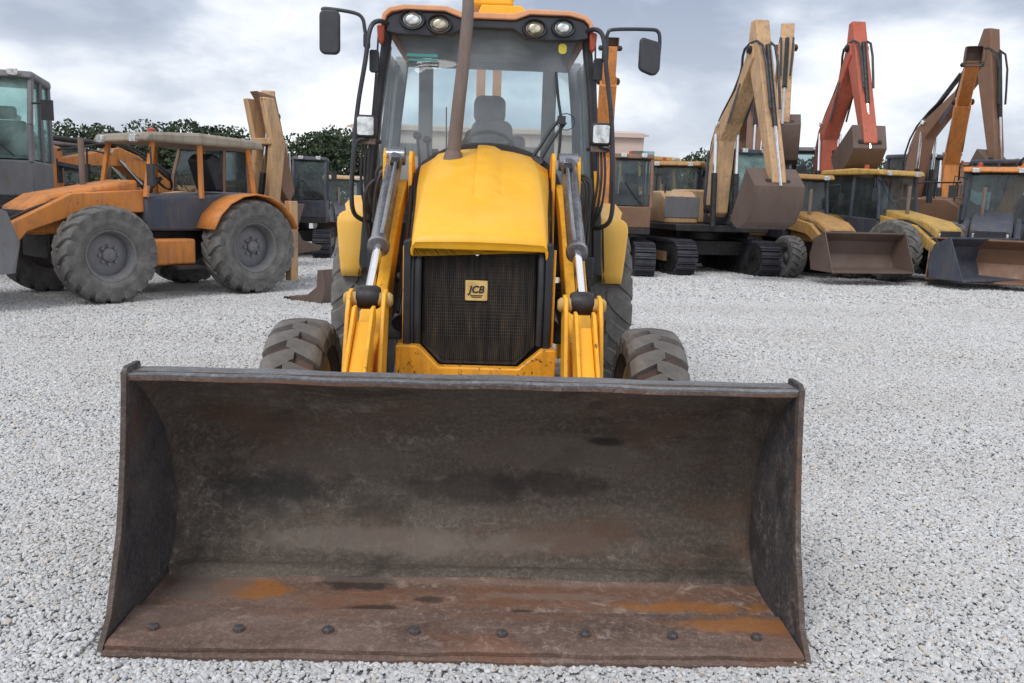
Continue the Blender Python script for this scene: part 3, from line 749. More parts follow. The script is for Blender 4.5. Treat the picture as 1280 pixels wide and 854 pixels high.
def put_wheel(name, parent, loc, data, nl, side=1, rz=0, start=0, lugs=True):
    car, lg, rm = data
    w = part(name, car, parent, loc, (0, 0, rz))
    part('rim', rm, w, (0, 0, 0), (0, 0, 0 if side > 0 else PI))
    if lugs:
        for i in range(nl):
            for j in (0, 1):
                part('tread_lug', lg[j], w, (0, 0, 0), (start + 2 * PI * (i + .5 * j) / nl, 0, 0))
    return w
fw_ = wheel_meshes(.425, .285, .235, 17, .030, .100, .17, .16, (M['tyre'], M['tyre_groove'], M['rim']))
for s_ in (-1, 1):
    put_wheel('front_wheel', BL, (s_ * .898 + .016, 1.76, .405), fw_, 18, s_, start=.1 * s_)
rw_ = wheel_meshes(.68, .36, .36, 20, .015, .14, .22, .06, (M['tyre_dark'], M['tyre_dark'], M['rim']))
for s_ in (-1, 1):
    put_wheel('rear_wheel', BL, (s_ * .900 + .022, 4.10, .665), rw_, 20, s_, start=.15 * s_)
MB().tube([(-.75, 4.1, .665), (.75, 4.1, .665)], .12, 16).build('rear_axle', M['darksteel'], BL)
# fenders
for s_ in (-1, 1):
    rows = []
    arc = [(3.40, .905), (3.385, .97), (3.38, 1.10), (3.385, 1.22), (3.388, 1.27), (3.396, 1.305), (3.41, 1.33), (3.44, 1.347), (3.52, 1.356), (3.75, 1.40), (4.1, 1.46), (4.5, 1.44), (4.85, 1.3)]
    for Y, z_ in arc:
        k = max(0, min(1, (z_ - .90) / .45)) if Y < 3.6 else 1
        xi_, xo = .855 - .045 * k, .985 + .035 * k
        ins = {1.305: .005, 1.33: .016, 1.347: .034, 1.356: .045}.get(z_, 0); xi_ += ins * .7; xo -= ins
        rows.append([(s_ * xi_, Y + .05, z_ - .0), (s_ * xi_, Y + .012, z_), (s_ * (xi_ + .018), Y, z_), (s_ * (xo - .018), Y, z_), (s_ * xo, Y + .014, z_ - .003), (s_ * (xo + .006), Y + .07, z_ - .02 * (Y > 3.42))])
    f_ = MB(); f_.grid([[(a + .014, b_, c2) for a, b_, c2 in r2] for r2 in rows])
    f_.build('fender', M['fender'], BL, smooth=50, solid=.008)
    MB().tube([(s_ * .868 + .014, 3.40, .91), (s_ * .846 + .014, 3.372, 1.1), (s_ * .835 + .014, 3.385, 1.29)], .006, 6).build('fender_seam', M['rubbertrim'], BL)

# ---- cab
cab = MB()
cab.prism([(2.90, .98), (4.35, .98), (4.35, 1.12), (2.90, 1.12)], -.72, .74)
cab = cab.build('cab', M['frame'], BL, bevel=.01)
def bar(pts, w, d_, name='pillar', mat='frame', parent=None, n=1, bev=.006):
    """rectangular-section bar through points, w across x, d_ along y"""
    s = MB(); P3 = [Vector(p_) for p_ in pts]; rows = []
    for p_ in P3: rows.append([(p_.x - w / 2, p_.y - d_ / 2, p_.z), (p_.x + w / 2, p_.y - d_ / 2, p_.z), (p_.x + w / 2, p_.y + d_ / 2, p_.z), (p_.x - w / 2, p_.y + d_ / 2, p_.z)])
    s.grid(rows, close=True); s.f += [(0, 1, 2, 3), tuple(len(s.v) - 4 + i for i in (3, 2, 1, 0))]
    return s.build(name, M[mat], parent or cab, bevel=bev)
cm = .012
for s_ in (-1, 1):
    bar([(s_ * .755 + cm, 2.96, 1.0), (s_ * .735 + cm, 2.95, 1.35), (s_ * .700 + cm, 2.94, 1.75), (s_ * .660 + cm, 2.95, 2.15), (s_ * .615 + cm, 2.98, 2.52)], .055, .07, 'front_pillar')
    bar([(s_ * .80 + cm, 3.75, 1.0), (s_ * .80 + cm, 3.75, 1.9), (s_ * .715 + cm, 3.75, 2.52)], .05, .09, 'side_pillar', 'interior')
    bar([(s_ * .79 + cm, 4.40, 1.0), (s_ * .785 + cm, 4.40, 1.55), (s_ * .755 + cm, 4.40, 2.05), (s_ * .70 + cm, 4.40, 2.52)], .14, .10, 'rear_corner_pillar', 'interior')
    bar([(s_ * .49 + cm, 4.40, 1.0), (s_ * .49 + cm, 4.40, 2.52)], .11, .06, 'rear_window_post', 'interior')
    # lower cab front corner panel (dark, beside the hood)
    MB().prism([(s_ * .40 + cm, .99), (s_ * .735 + cm, .99), (s_ * .705 + cm, 1.60), (s_ * .40 + cm, 1.55)], 2.955, 2.975, 'y').build('lower_front_panel', M['frame'], cab, bevel=.004)
    # side glass and door sill
    g = MB(); g.v = [(s_ * .765 + cm, 3.0, 1.35), (s_ * .805 + cm, 3.7, 1.35), (s_ * .71 + cm, 3.7, 2.48), (s_ * .635 + cm, 3.02, 2.48)]; g.f = [(0, 1, 2, 3)]
    g.build('side_window', M['glass'], cab, solid=.005)
    g = MB(); g.v = [(s_ * .805 + cm, 3.8, 1.45), (s_ * .79 + cm, 4.35, 1.45), (s_ * .70 + cm, 4.35, 2.48), (s_ * .71 + cm, 3.8, 2.48)]; g.f = [(0, 1, 2, 3)]
    g.build('rear_side_window', M['glass'], cab, solid=.005)
    MB().prism([(3.0, .99), (4.36, .99), (4.36, 1.40), (3.0, 1.33)], s_ * .77 + cm - .01, s_ * .77 + cm + .01).build('door_sill_panel', M['frame'], cab, bevel=.004)
# wavy edges of the rear side trim seen through the screen
bar([(cm - .43, 4.38, 2.49), (cm + .43, 4.38, 2.49)], .1, .1, 'rear_header', 'interior') if False else None
MB().box((cm, 4.40, 2.515), (1.46, .07, .07)).build('rear_header', M['interior'], cab, bevel=.01)
MB().box((cm, 4.40, 1.50), (1.5, .06, .12)).build('rear_sill', M['interior'], cab, bevel=.01)
MB().box((cm, 4.42, 1.22), (1.5, .03, .44)).build('rear_lower_panel', M['frame'], cab, bevel=.005)
g = MB(); g.v = [(-.72 + cm, 4.44, 1.5), (.72 + cm, 4.44, 1.5), (.70 + cm, 4.44, 2.5), (-.70 + cm, 4.44, 2.5)]; g.f = [(0, 1, 2, 3)]
g.build('rear_window', M['rearglass'], cab, solid=.005)
# windscreen
rows = []
for z_, hw_, Y in ((1.30, .725, 2.925), (1.75, .690, 2.91), (2.15, .650, 2.92), (2.50, .600, 2.955)):
    rows.append([(cm + hw_ * u, Y - .03 * (1 - u * u), z_) for u in (-1, -.6, -.2, .2, .6, 1)])
g = MB(); g.grid(rows); ws = g.build('windscreen', M['glass'], cab, smooth=60, solid=.006)
for s_ in (-1, 1):
    MB().tube([(cm + s_ * .728, 2.915, 1.30), (cm + s_ * .693, 2.90, 1.75), (cm + s_ * .652, 2.91, 2.15), (cm + s_ * .603, 2.945, 2.50)], .014, 8).build('windscreen_seal', M['rubbertrim'], ws)
# roof: salmon shell with a lowered middle, black visor below with the lamps
shell_top = [(-.635, 2.50), (-.628, 2.555), (-.59, 2.592), (-.50, 2.612), (-.24, 2.612), (-.14, 2.582), (.17, 2.582), (.26, 2.612), (.52, 2.610), (.62, 2.585), (.655, 2.545), (.66, 2.50)]
shell_bot = [(.635, 2.50), (.632, 2.535), (.60, 2.562), (.51, 2.582), (.27, 2.582), (.18, 2.548), (-.15, 2.548), (-.25, 2.582), (-.49, 2.582), (-.575, 2.567), (-.605, 2.540), (-.612, 2.50)]
ro = MB().prism([(a - .0, b_) for a, b_ in shell_top + shell_bot], 2.84, 4.5, 'y').build('roof', M['roof'], cab, bevel=.006)
MB().box((cm, 3.72, 2.54), (1.22, 1.5, .03)).build('headliner', M['interior'], cab, bevel=.01)
vis = [(-.61, 2.455), (-.60, 2.535), (-.565, 2.56), (-.49, 2.577), (-.25, 2.577), (-.15, 2.545), (.18, 2.545), (.27, 2.577), (.51, 2.577), (.60, 2.557), (.628, 2.53), (.635, 2.455),
       (.56, 2.44), (.36, 2.435), (.24, 2.45), (.17, 2.495), (-.12, 2.495), (-.20, 2.45), (-.34, 2.435), (-.54, 2.44)]
MB().prism(vis, 2.86, 2.93, 'y').build('visor', M['frame'], cab, bevel=.008)
for x_, z_, lm, w_ in ((-.446, 2.526, 'lens', .069), (-.282, 2.506, 'lenswarm', .068), (.300, 2.502, 'lenswarm', .066), (.475, 2.512, 'lens', .064)):
    ln = MB()
    ln.lathe([(.0, .0), (.004, .4), (.012, .75), (.028, .97), (.030, 1.0)], 28, mat=Matrix.Diagonal((1, w_, w_ * .74, 1)))
    hs = MB(); hs.lathe([(-.006, 1.0), (-.010, 1.10), (.01, 1.18), (.06, 1.12), (.07, 0)], 28, mat=Matrix.Diagonal((1, w_, w_ * .74, 1)))
    h = hs.build('roof_lamp', M['frame'], cab, loc=(x_, 2.838, z_), rot=(0, 0, PI / 2))
    ln.build('lamp_lens', M[lm], h, loc=(-.004, 0, 0))
# blue-green and yellow stickers on the screen
MB().prism(rrect(.19, .018, .003, 2, -.385, 2.325), 2.878, 2.879, 'y').build('screen_sticker', M['greensticker'], cab, smooth=0)
MB().prism(rrect(.18, .012, .003, 2, -.380, 2.297), 2.877, 2.878, 'y').build('screen_sticker', M['greensticker'], cab, smooth=0)
MB().prism(rrect(.05, .06, .02, 4, .478, 2.395), 2.880, 2.881, 'y').build('screen_sticker', M['yellowsticker'], cab, smooth=0)
# inner grab / ROPS strap visible as dark curve beside the exhaust
# seat
st_ = MB().prism(rrect(.30, .40, .07, 5, .055, 1.83), 3.72, 3.84, 'y').build('operator_seat', M['seat'], cab, bevel=.03, smooth=60)
MB().prism(rrect(.23, .20, .06, 5, .035, 2.105), 3.74, 3.82, 'y').build('headrest', M['seat'], st_, bevel=.025, smooth=60)
MB().prism(rrect(.46, .16, .05, 5, .055, 1.60), 3.3, 3.85, 'y').build('seat_cushion', M['seat'], st_, bevel=.03, smooth=60)
MB().prism(rrect(.13, .22, .05, 5, .235, 1.82), 3.74, 3.84, 'y').build('seat_bolster', M['seat'], st_, bevel=.03, smooth=60)
MB().prism([(-.12, 1.45), (-.18, 1.75), (-.14, 1.96), (-.06, 2.0), (-.06, 1.45)], 3.90, 4.0, 'y').build('rear_console', M['black'], cab, bevel=.02)
# steering column and wheel
sw = MB(); c_ = Vector((.03, 3.30, 1.78)); nn = Vector((0, -.75, .66)).normalized(); u_ = Vector((1, 0, 0)); v_ = nn.cross(u_)
sw.tube([c_ + (u_ * math.cos(a) + v_ * math.sin(a)) * .19 for a in np.linspace(0, 2 * PI, 33)], .013, 8, False)
for k in range(3): sw.tube([c_, c_ + (u_ * math.cos(k * 2.094 + .5) + v_ * math.sin(k * 2.094 + .5)) * .19], .011, 6)
sw.tube([c_, c_ - nn * .35], .035, 10)
sw.build('steering_wheel', M['black'], cab)
for x_, y_, h_ in ((-.42, 3.15, 1.86), (-.36, 3.2, 1.84), (-.33, 3.55, 1.78)):
    MB().tube(smooth_path([(x_, y_, 1.4), (x_ + .01, y_, 1.6), (x_ - .01, y_ - .02, h_)], 4) , .010, 8).lathe([(-.03, 0), (-.02, .022), (.02, .022), (.03, 0)], 12, (x_ - .01, y_ - .02, h_)).build('control_lever', M['black'], cab)
MB().tube([(-.315, 4.6, 1.6), (-.325, 4.6, 2.2)], .006, 6).build('aerial', M['black'], cab)
# wiper
wp = MB(); Yw = 2.865
wp.tube(smooth_path([(.315, 2.84, 1.735), (.36, Yw - .02, 1.80), (.42, Yw, 1.90), (.49, Yw, 1.985)], 3), .0105, 8)
wp.tube(smooth_path([(.365, 2.84, 1.715), (.41, Yw - .02, 1.80), (.46, Yw, 1.88), (.515, Yw, 1.955)], 3), .0105, 8)
wp.build('wiper_arm', M['black'], cab)
wb = MB().tube(smooth_path([(.443, Yw + .015, 2.255), (.463, Yw + .012, 2.10), (.483, Yw, 1.98), (.485, Yw, 1.86), (.478, Yw, 1.72)], 4), .009, 8)
wb.box((.487, Yw - .012, 1.965), (.05, .03, .05)); wb.build('wiper_blade', M['black'], cab)
MB().tube([(.515 + .055 * math.cos(a), Yw - .02, 1.955 + .05 * math.sin(a)) for a in np.linspace(0, 2 * PI, 21)], .003, 6, False).build('washer_hose', M['hose'], cab)
MB().tube([(.33, 2.88, 1.70), (.33, 2.82, 1.72)], .02, 10).tube([(.36, 2.88, 1.69), (.36, 2.82, 1.71)], .02, 10).build('wiper_pivot', M['black'], cab)

# rails, mirrors, work lamps, indicators
def rail(pts, r, name, parent=BL, mat='frame', n=5, seg=10): return MB().tube(smooth_path(pts, n), r, seg).build(name, M[mat], parent)
for s_ in (-1, 1):
    k = s_; ox = .012
    rail([(ox + k * .60, 2.88, 2.50), (ox + k * .66, 2.80, 2.50), (ox + k * .70, 2.75, 2.44), (ox + k * .725, 2.73, 2.25), (ox + k * .765, 2.72, 2.0), (ox + k * .785, 2.70, 1.75), (ox + k * .80, 2.70, 1.5), (ox + k * .79, 2.72, 1.36), (ox + k * .74, 2.80, 1.31), (ox + k * .72, 2.94, 1.31)], .0145, 'hand_rail')
    rail([(ox + k * .665, 2.86, 2.42), (ox + k * .675, 2.84, 2.2), (ox + k * .70, 2.84, 1.9)], .006, 'cable', mat='hose')
    MB().prism(rrect(.055, .13, .012, 3, ox + k * .683, 2.27), 2.80, 2.84, 'y').build('marker_housing', M['black'], BL, bevel=.008)
    MB().prism([(ox + k * .625, 2.50), (ox + k * .675, 2.49), (ox + k * .668, 2.40), (ox + k * .648, 2.37), (ox + k * .632, 2.40)], 2.85, 2.90, 'y').build('indicator_lamp', M['amber'], BL, bevel=.01)
    # work lamp on a bracket
    lx, lz = (-.705, 1.875) if k < 0 else (.720, 1.876)
    wl = MB().prism(rrect(.125, .135, .02, 4, lx, lz), 2.70, 2.78, 'y').build('work_lamp', M['black'], BL, bevel=.01)
    MB().prism(rrect(.100, .108, .012, 4, lx, lz), 2.690, 2.699, 'y').build('lamp_lens', M['lens'], wl, bevel=.003)
    MB().box((lx, 2.75, lz - .085), (.11, .05, .04)).build('lamp_bracket', M['exhaust'], wl, bevel=.004)
    # inner loop frame under the lamp
    rail([(ox + k * .64, 2.80, 1.79), (ox + k * .72, 2.72, 1.80), (ox + k * .775, 2.70, 1.77), (ox + k * .785, 2.70, 1.6)], .012, 'lamp_loop')
    for q in range(3):
        rail([(ox + k * (.74 - .02 * q), 2.76, 1.78), (ox + k * (.75 - .022 * q), 2.74, 1.6), (ox + k * (.735 - .022 * q), 2.76, 1.42), (ox + k * .70, 2.84, 1.33)], .008, 'cable', mat='hose', seg=8)
# yellow strut in the right loop
MB().box((.722, 2.80, 1.55), (.03, .02, .22), (0, R(-5), 0)).build('step_strut', M['yellow_worn'], BL, bevel=.003)
# mirrors
rail([(-.705, 2.76, 2.36), (-.72, 2.76, 2.44), (-.735, 2.76, 2.505), (-.79, 2.76, 2.535), (-.95, 2.76, 2.552), (-.972, 2.76, 2.54)], .011, 'mirror_arm')
MB().prism(rrect(.036, .08, .01, 3, -.708, 2.375), 2.735, 2.785, 'y').build('mirror_clamp', M['black'], BL, bevel=.006)
mr = MB().prism(rrect(.122, .255, .035, 5, -.925, 2.415), 2.725, 2.765, 'y').build('mirror', M['mirrorback'], BL, bevel=.012, smooth=50)
MB().tube([(-.955, 2.77, 2.54), (-.945, 2.765, 2.45)], .011, 8).build('mirror_pivot', M['black'], mr)
rail([(.728, 2.76, 2.345), (.733, 2.76, 2.42), (.738, 2.76, 2.475), (.775, 2.76, 2.497), (.98, 2.76, 2.505), (1.04, 2.76, 2.495), (1.055, 2.76, 2.44), (1.055, 2.765, 2.36)], .011, 'mirror_arm')
MB().prism(rrect(.036, .09, .01, 3, .728, 2.355), 2.735, 2.785, 'y').build('mirror_clamp', M['black'], BL, bevel=.006)
mr = MB().prism([(.93, 2.44), (.945, 2.455), (1.045, 2.43), (1.06, 2.41), (1.06, 2.27), (1.04, 2.24), (1.01, 2.235), (.945, 2.26), (.93, 2.28)], 2.725, 2.765, 'y').build('mirror', M['mirrorback'], BL, bevel=.012, smooth=50)
MB().tube([(1.055, 2.77, 2.40), (1.035, 2.77, 2.365)], .013, 8).build('mirror_pivot', M['black'], mr)
# small plates on the right lower panel
MB().prism(rrect(.05, .05, .005, 2, .60, 1.47), 2.945, 2.953, 'y').build('plate', M['sticker'], BL)
MB().prism(rrect(.04, .10, .005, 2, .625, 1.35), 2.945, 2.953, 'y').build('plate', M['sticker'], BL)
MB().lathe([(0, 0), (0, .022), (.006, .020), (.008, 0)], 18).build('lock_cap', M['yellowsticker'], BL, loc=(.668, 2.955, 1.125), rot=(0, 0, -PI / 2))
# battery box, step behind the front wheels
for s_ in (-1, 1):
    MB().box((s_ * .62, 3.15, .72), (.26, .5, .36)).build('tank', M['darksteel'], BL, bevel=.02)
    MB().box((s_ * .72, 2.85, .45), (.2, .3, .03)).build('step', M['darksteel'], BL, bevel=.004)
    MB().box((s_ * .80, 3.35, .62), (.07, .05, .10)).build('tool_box', M['fender'], BL, bevel=.01)

# ---- backhoe at the rear, folded up over the cab
bh = MB()
for x_ in (-.055, .085):
    bh.prism([(4.95, 1.2), (5.12, 1.2), (5.16, 3.02), (5.0, 3.04)], x_ - .038, x_ + .038)
bh = bh.build('backhoe_boom', M['roof'], BL, bevel=.006)
MB().prism([(-.14, 3.03), (.20, 3.03), (.20, 3.14), (-.14, 3.14)], 4.7, 5.2, 'y').build('boom_head', M['yellow'], bh, bevel=.02)
MB().prism([(-.10, 2.93), (.36, 2.93), (.27, 3.03), (-.06, 3.03)], 4.68, 4.9, 'y').build('boom_cover', M['yellow'], bh, bevel=.01)
for x_ in (-.12, .18):
    MB().box((x_ + .02, 4.72, 3.17), (.05, .1, .16)).build('boom_cheek', M['roof'], bh, bevel=.01)
MB().box((.05, 4.75, 3.19), (.16, .1, .05)).build('boom_cross_pin', M['darksteel'], bh, bevel=.008)
MB().box((0.02, 4.72, 1.0), (.5, .3, .9)).build('kingpost', M['yellow_worn'], bh, bevel=.02)
for s_ in (-1, 1):
    MB().box((s_ * .78, 4.98, .62), (.18, .16, 1.1)).build('stabiliser_leg', M['yellow_worn'], BL, bevel=.01)

# ================================================================= THE YARD BEHIND
HORX = {}
def gpos(px, d):
    """ground point at depth d under that column of the photograph"""
    # walk down the column until the ray meets the ground at depth d
    lo, hi = 200.0, 854.0
    for _ in range(40):
        mid = (lo + hi) / 2
        if at(px, mid, d).z > 0: lo = mid
        else: hi = mid
    return at(px, mid, d)
def pm(name, c, chips=.03): return paint(name, c, .55, (.15, .11, .085), .75, chips + .02, (.07, .045, .035), .6)
M['ex_orange'] = pm('dusty_orange_paint', (.62, .215, .035)); M['ex_tan'] = pm('sunbleached_tan_paint', (.52, .32, .16))
M['ex_red'] = pm('dull_red_paint', (.48, .10, .05)); M['ex_yellow'] = pm('dusty_yellow_paint', (.50, .30, .06)); M['ex_brown'] = pm('brown_rusty_paint', (.20, .10, .055))
M['ex_navy'] = pm('dark_blue_grey_paint', (.035, .045, .07), 0); M['ex_pink'] = pm('washed_pink_paint', (.55, .36, .28)); M['ex_gold'] = pm('mustard_paint', (.42, .22, .06))
M['ex_grey'] = pm('worn_grey_paint', (.16, .165, .18), 0); M['canopy'] = pm('beige_canopy', (.30, .26, .2), 0); M['rust'] = pm('rusted_bucket_steel', (.11, .07, .055), 0)
M['track'] = plain('muddy_track_steel', (.045, .045, .055), .7, .2, .5, 5)

track_cache = {}
def track_parts():
    if track_cache: return track_cache['a']
    L, Hh = 3.5, .82; r = Hh / 2
    base = MB(); pts = []
    for k in range(13):
        a = -PI / 2 + PI * k / 12; pts.append((L / 2 - r + (r - .06) * math.cos(a), r + (r - .06) * math.sin(a)))
    for k in range(13):
        a = PI / 2 + PI * k / 12; pts.append((-L / 2 + r + (r - .06) * math.cos(a), r + (r - .06) * math.sin(a)))
    base.prism(pts, -.22, .22)
    pads = MB(); per = 2 * (L - 2 * r) + 2 * PI * r; n = 46
    for i in range(n):
        s_ = per * i / n; st = L - 2 * r
        if s_ < st: y, z, a = -st / 2 + s_, 0.03, 0
        elif s_ < st + PI * r: q = (s_ - st) / r; y, z, a = st / 2 + (r - .03) * math.sin(q), r - (r - .03) * math.cos(q), q
        elif s_ < 2 * st + PI * r: y, z, a = st / 2 - (s_ - st - PI * r), Hh - .03, PI
        else: q = (s_ - 2 * st - PI * r) / r + PI; y, z, a = -st / 2 + (r - .03) * math.sin(q), r - (r - .03) * math.cos(q), q
        pads.box((0, y, z), (.5, .13, .05), (a, 0, 0)); pads.box((0, y - .0, z), (.5, .025, .10), (a, 0, 0))
    roll = MB()
    for y in (-1.34, 1.34): roll.lathe([(-.27, .05), (-.27, .25), (-.24, .30), (.24, .30), (.27, .25), (.27, .05)], 20, (0, y, r))
    for k in range(6): roll.lathe([(-.25, .03), (-.25, .11), (.25, .11), (.25, .03)], 12, (0, -.95 + .38 * k, .15))
    track_cache['a'] = (base.mesh('track', M['track']), pads.mesh('track_pads', M['track'], 20), roll.mesh('rollers', M['darksteel']))
    return track_cache['a']
def rotx(a, o): return Matrix.Translation(o) @ Matrix.Rotation(a, 4, 'X')
def ram_between(a, b_, r, parent, name='hydraulic_ram'):
    a, b_ = Vector(a), Vector(b_); m_ = a.lerp(b_, .58)
    o = MB().tube([a, m_], r, 10).build(name, M['darksteel'], parent)
    MB().tube([m_, b_], r * .55, 8).build('ram_rod', M['chrome'], o); return o
def excavator(px, d, head, col, label, boom=50, stick=-70, buck=-120, sc=1.0, armcol=None, glass='farglass', cabcol=None, LB=4.4, LS=2.5, bw=1.0, group='excavators parked across the yard', bsc=1.0):
    col = M[col]; arm = M[armcol] if armcol else col; cabm = M[cabcol] if cabcol else M['ex_navy']
    p_ = gpos(px, d); r = empty('excavator', (p_.x, d, 0), R(head), sc); tag(r, label, 'excavator', group)
    b0, pd, rl = track_parts()
    for s_ in (-1, 1):
        t_ = part('track', b0, r, (s_ * 1.05, 0, 0)); q = part('track_pads', pd, t_); q['kind'] = 'stuff'; part('rollers', rl, t_)
        MB().box((s_ * 1.31, 0, .42), (.02, 2.3, .22)).build('track_frame', col if s_ > 0 else M['ex_grey'], t_ if False else r)
    MB().box((0, 0, .62), (1.7, 1.4, .35)).lathe([(0, 0), (0, .6), (.2, .6), (.2, 0)], 24, mat=Matrix.Translation((0, 0, .8)) @ Matrix.Rotation(-PI / 2, 4, 'Y')).build('undercarriage', M['darksteel'], r, bevel=.02)
    MB().box((0, -.2, 1.10), (2.35, 2.9, .16)).build('deck', M['darksteel'], r, bevel=.02)
    MB().prism([(-1.35, 1.18), (.5, 1.18), (.5, 1.75), (.1, 1.95), (-1.35, 1.95)], .30, 1.17).build('side_housing', col, r, bevel=.04)
    eh = MB().prism([(-1.5, 1.18), (-.45, 1.18), (-.45, 2.02), (-1.4, 2.02), (-1.5, 1.9)], -1.17, .28).build('engine_housing', col, r, bevel=.05)
    for k in range(5): MB().box((-1.175, -.75 - .12 * k, 1.6), (.02, .05, .4)).build('vent_slat', M['black'], eh)
    MB().prism([(-1.1, -1.5), (-1.0, -1.95), (-.6, -2.15), (.6, -2.15), (1.0, -1.95), (1.1, -1.5)], 1.15, 1.9, 'z').build('counterweight', col, r, bevel=.06)
    MB().tube([(-.6, -.9, 2.0), (-.6, -.9, 2.35), (-.6, -1.0, 2.45)], .05, 10).build('exhaust_pipe', M['exhaust'], r)
    # cab
    cb = MB(); cb.prism([(-.40, 1.18), (1.25, 1.18), (1.33, 1.7), (-.40, 1.7)], -1.17, -.22); cb = cb.build('cab', cabm, r, bevel=.03)
    side = [(-.38, 1.72), (1.30, 1.72), (1.28, 2.2), (1.05, 2.86), (-.32, 2.86)]
    MB().prism([(a * .985 + .01, b_) for a, b_ in side], -1.14, -.25).build('cab_glass', M[glass], cb)
    for x_ in (-1.155, -.235):
        for y0, z0, y1, z1 in ((1.31, 1.68, 1.27, 2.2), (1.27, 2.2, 1.04, 2.9), (-.38, 1.7, -.33, 2.88), (.45, 1.7, .42, 2.88)):
            MB().tube([(x_, y0, z0), (x_, y1, z1)], .045, 6).build('cab_post', cabm, cb)
    MB().prism([(-.45, 2.86), (1.14, 2.86), (1.05, 2.97), (-.4, 2.99)], -1.2, -.2).build('cab_roof', M['ex_grey'] if not cabcol else cabm, cb, bevel=.04)
    # boom, stick, bucket
    A = Vector((.05, .95, 1.55)); a = R(boom); MA = rotx(a, A)
    prof = [(-.15, -.14), (.0, -.2), (LB * .42, LB * .10 - .02), (LB * .97, -.20), (LB + .12, -.05), (LB + .1, .12), (LB * .75, .22), (LB * .45, LB * .10 + .40), (LB * .32, LB * .10 + .34), (.0, .2), (-.15, .12)]
    bo = MB().prism(prof, -.20, .20, mat=MA).build('boom', arm, r, bevel=.02)
    T1 = MA @ Vector((0, LB, 0)); MS = rotx(R(stick), T1)
    stp = [(-.62, .10), (-.55, .30), (.0, .26), (LS * .9, .12), (LS, .08), (LS, -.1), (.1, -.22), (-.2, -.15)]
    stk_ = MB().prism(stp, -.16, .16, mat=MS).build('stick', arm, r, bevel=.02)
    T2 = MS @ Vector((0, LS - .05, 0)); MK = rotx(R(buck), T2) @ Matrix.Diagonal((1, bsc, bsc, 1))
    bp = [(0, .12), (.30, .30), (.75, .34), (1.05, .12), (1.12, -.15), (1.02, -.30), (.95, -.28), (1.0, -.12), (.90, .02), (.62, .16), (.35, .10), (.12, -.25), (-.08, -.20)]
    bkt = MB().prism([(.0, .15), (.35, .32), (.8, .30), (1.1, .05), (1.15, -.35), (1.11, -.36), (1.04, .02), (.76, .22), (.38, .24), (.12, .06), (-.05, -.42), (-.10, -.40)], -bw / 2, bw / 2, mat=MK).build('bucket', M['rust'], r, bevel=.015)
    for s_ in (-1, 1):
        MB().prism([(.0, .15), (.35, .32), (.8, .30), (1.1, .05), (1.15, -.35), (-.10, -.40)], s_ * bw / 2 - .015, s_ * bw / 2 + .015, mat=MK).build('bucket_side', M['rust'], bkt, bevel=.01)
    for k in range(5): MB().box((-(bw / 2 - .08) + (bw - .16) * k / 4, 1.14, -.42), (.08, .05, .2), mat=MK).build('bucket_tooth', M['darksteel'], bkt)
    for o_, rr_ in ((A, .13), (T1, .11), (T2, .08)):
        w_ = .30 if rr_ > .12 else .26
        MB().tube([o_ - Vector((w_, 0, 0)), o_ + Vector((w_, 0, 0))], rr_ * .75, 14).tube([o_ - Vector((w_ + .02, 0, 0)), o_ + Vector((w_ + .02, 0, 0))], rr_ * .4, 10).build('pivot_pin', M['darksteel'], bo)
    for s_ in (-1, 1):
        MB().prism([(LB * .55, .10), (LB * .80, .02), (LB * .80, .10), (LB * .55, .20)], s_ * .203 - .004, s_ * .203 + .004, mat=MA).build('boom_stripe', M['ex_navy'], bo)
        MB().box((s_ * .15, LB * .3, LB * .16), (.12, .5, .02), mat=MA).build('boom_plate', M['ex_grey'], bo)
    MB().box((.2, -2.16, 1.52), (1.1, .02, .14)).build('counterweight_stripe', M['ex_navy'], r)
    for s_ in (-.27, .27): ram_between((A.x + s_, 1.35, 1.15), MA @ Vector((s_, LB * .45, LB * .10 + .1)), .07, bo)
    ram_between(MA @ Vector((0, LB * .45, LB * .10 + .45)), MS @ Vector((0, -.5, .25)), .065, bo)
    ram_between(MS @ Vector((0, .1, .36)), MK @ Vector((0, .0, .16)), .055, stk_)
    for s_ in (-.11, .11):
        MB().tube(smooth_path([(s_, .9, 1.9), MA @ Vector((s_, LB * .2, LB * .08 + .42)), MA @ Vector((s_, LB * .45, LB * .10 + .50)), MA @ Vector((s_, LB * .8, .34)), MA @ Vector((s_ * 1.4, LB * .98, .36)), MS @ Vector((s_ * 1.3, .15, .40)), MS @ Vector((s_, LS * .5, .3))], 3), .028, 6).build('hydraulic_hose', M['hose'], r)
    for s_ in (-1, 1): MB().box((s_ * .21, 0, 0), (.09, .10, .12), mat=MA @ Matrix.Translation((0, LB * .5, LB * .10 + .25))).build('boom_lamp', M['lens'], bo, bevel=.01)
    MB().box((.74, -.2, 1.57), (.9, .02, .5), mat=Matrix.Translation((0, .71, 0))).build('tool_box_door', M['ex_grey'], r, bevel=.01)
    for k in range(2): MB().box((-.95 + .5 * k, 1.16, 2.93), (.14, .08, .10)).build('cab_lamp', M['lens'], cb, bevel=.01)
    MB().tube(smooth_path([(-.95, 1.36, 1.75), (-.75, 1.36, 1.95), (-.5, 1.3, 2.3)], 3), .015, 6).build('wiper', M['black'], cb)
    MB().box((-.69, .3, 2.0), (.5, .14, .62)).box((-.69, .3, 2.42), (.26, .1, .2)).build('seat', M['black'], cb, bevel=.04)
    rail_ = MB()
    for y in (-.3, .3): rail_.tube([(1.12, y, 1.9), (1.12, y, 2.35)], .02, 6)
    rail_.tube([(1.12, -.9, 2.35), (1.12, .45, 2.35)], .02, 6); rail_.build('hand_rail', M['darksteel'], r)
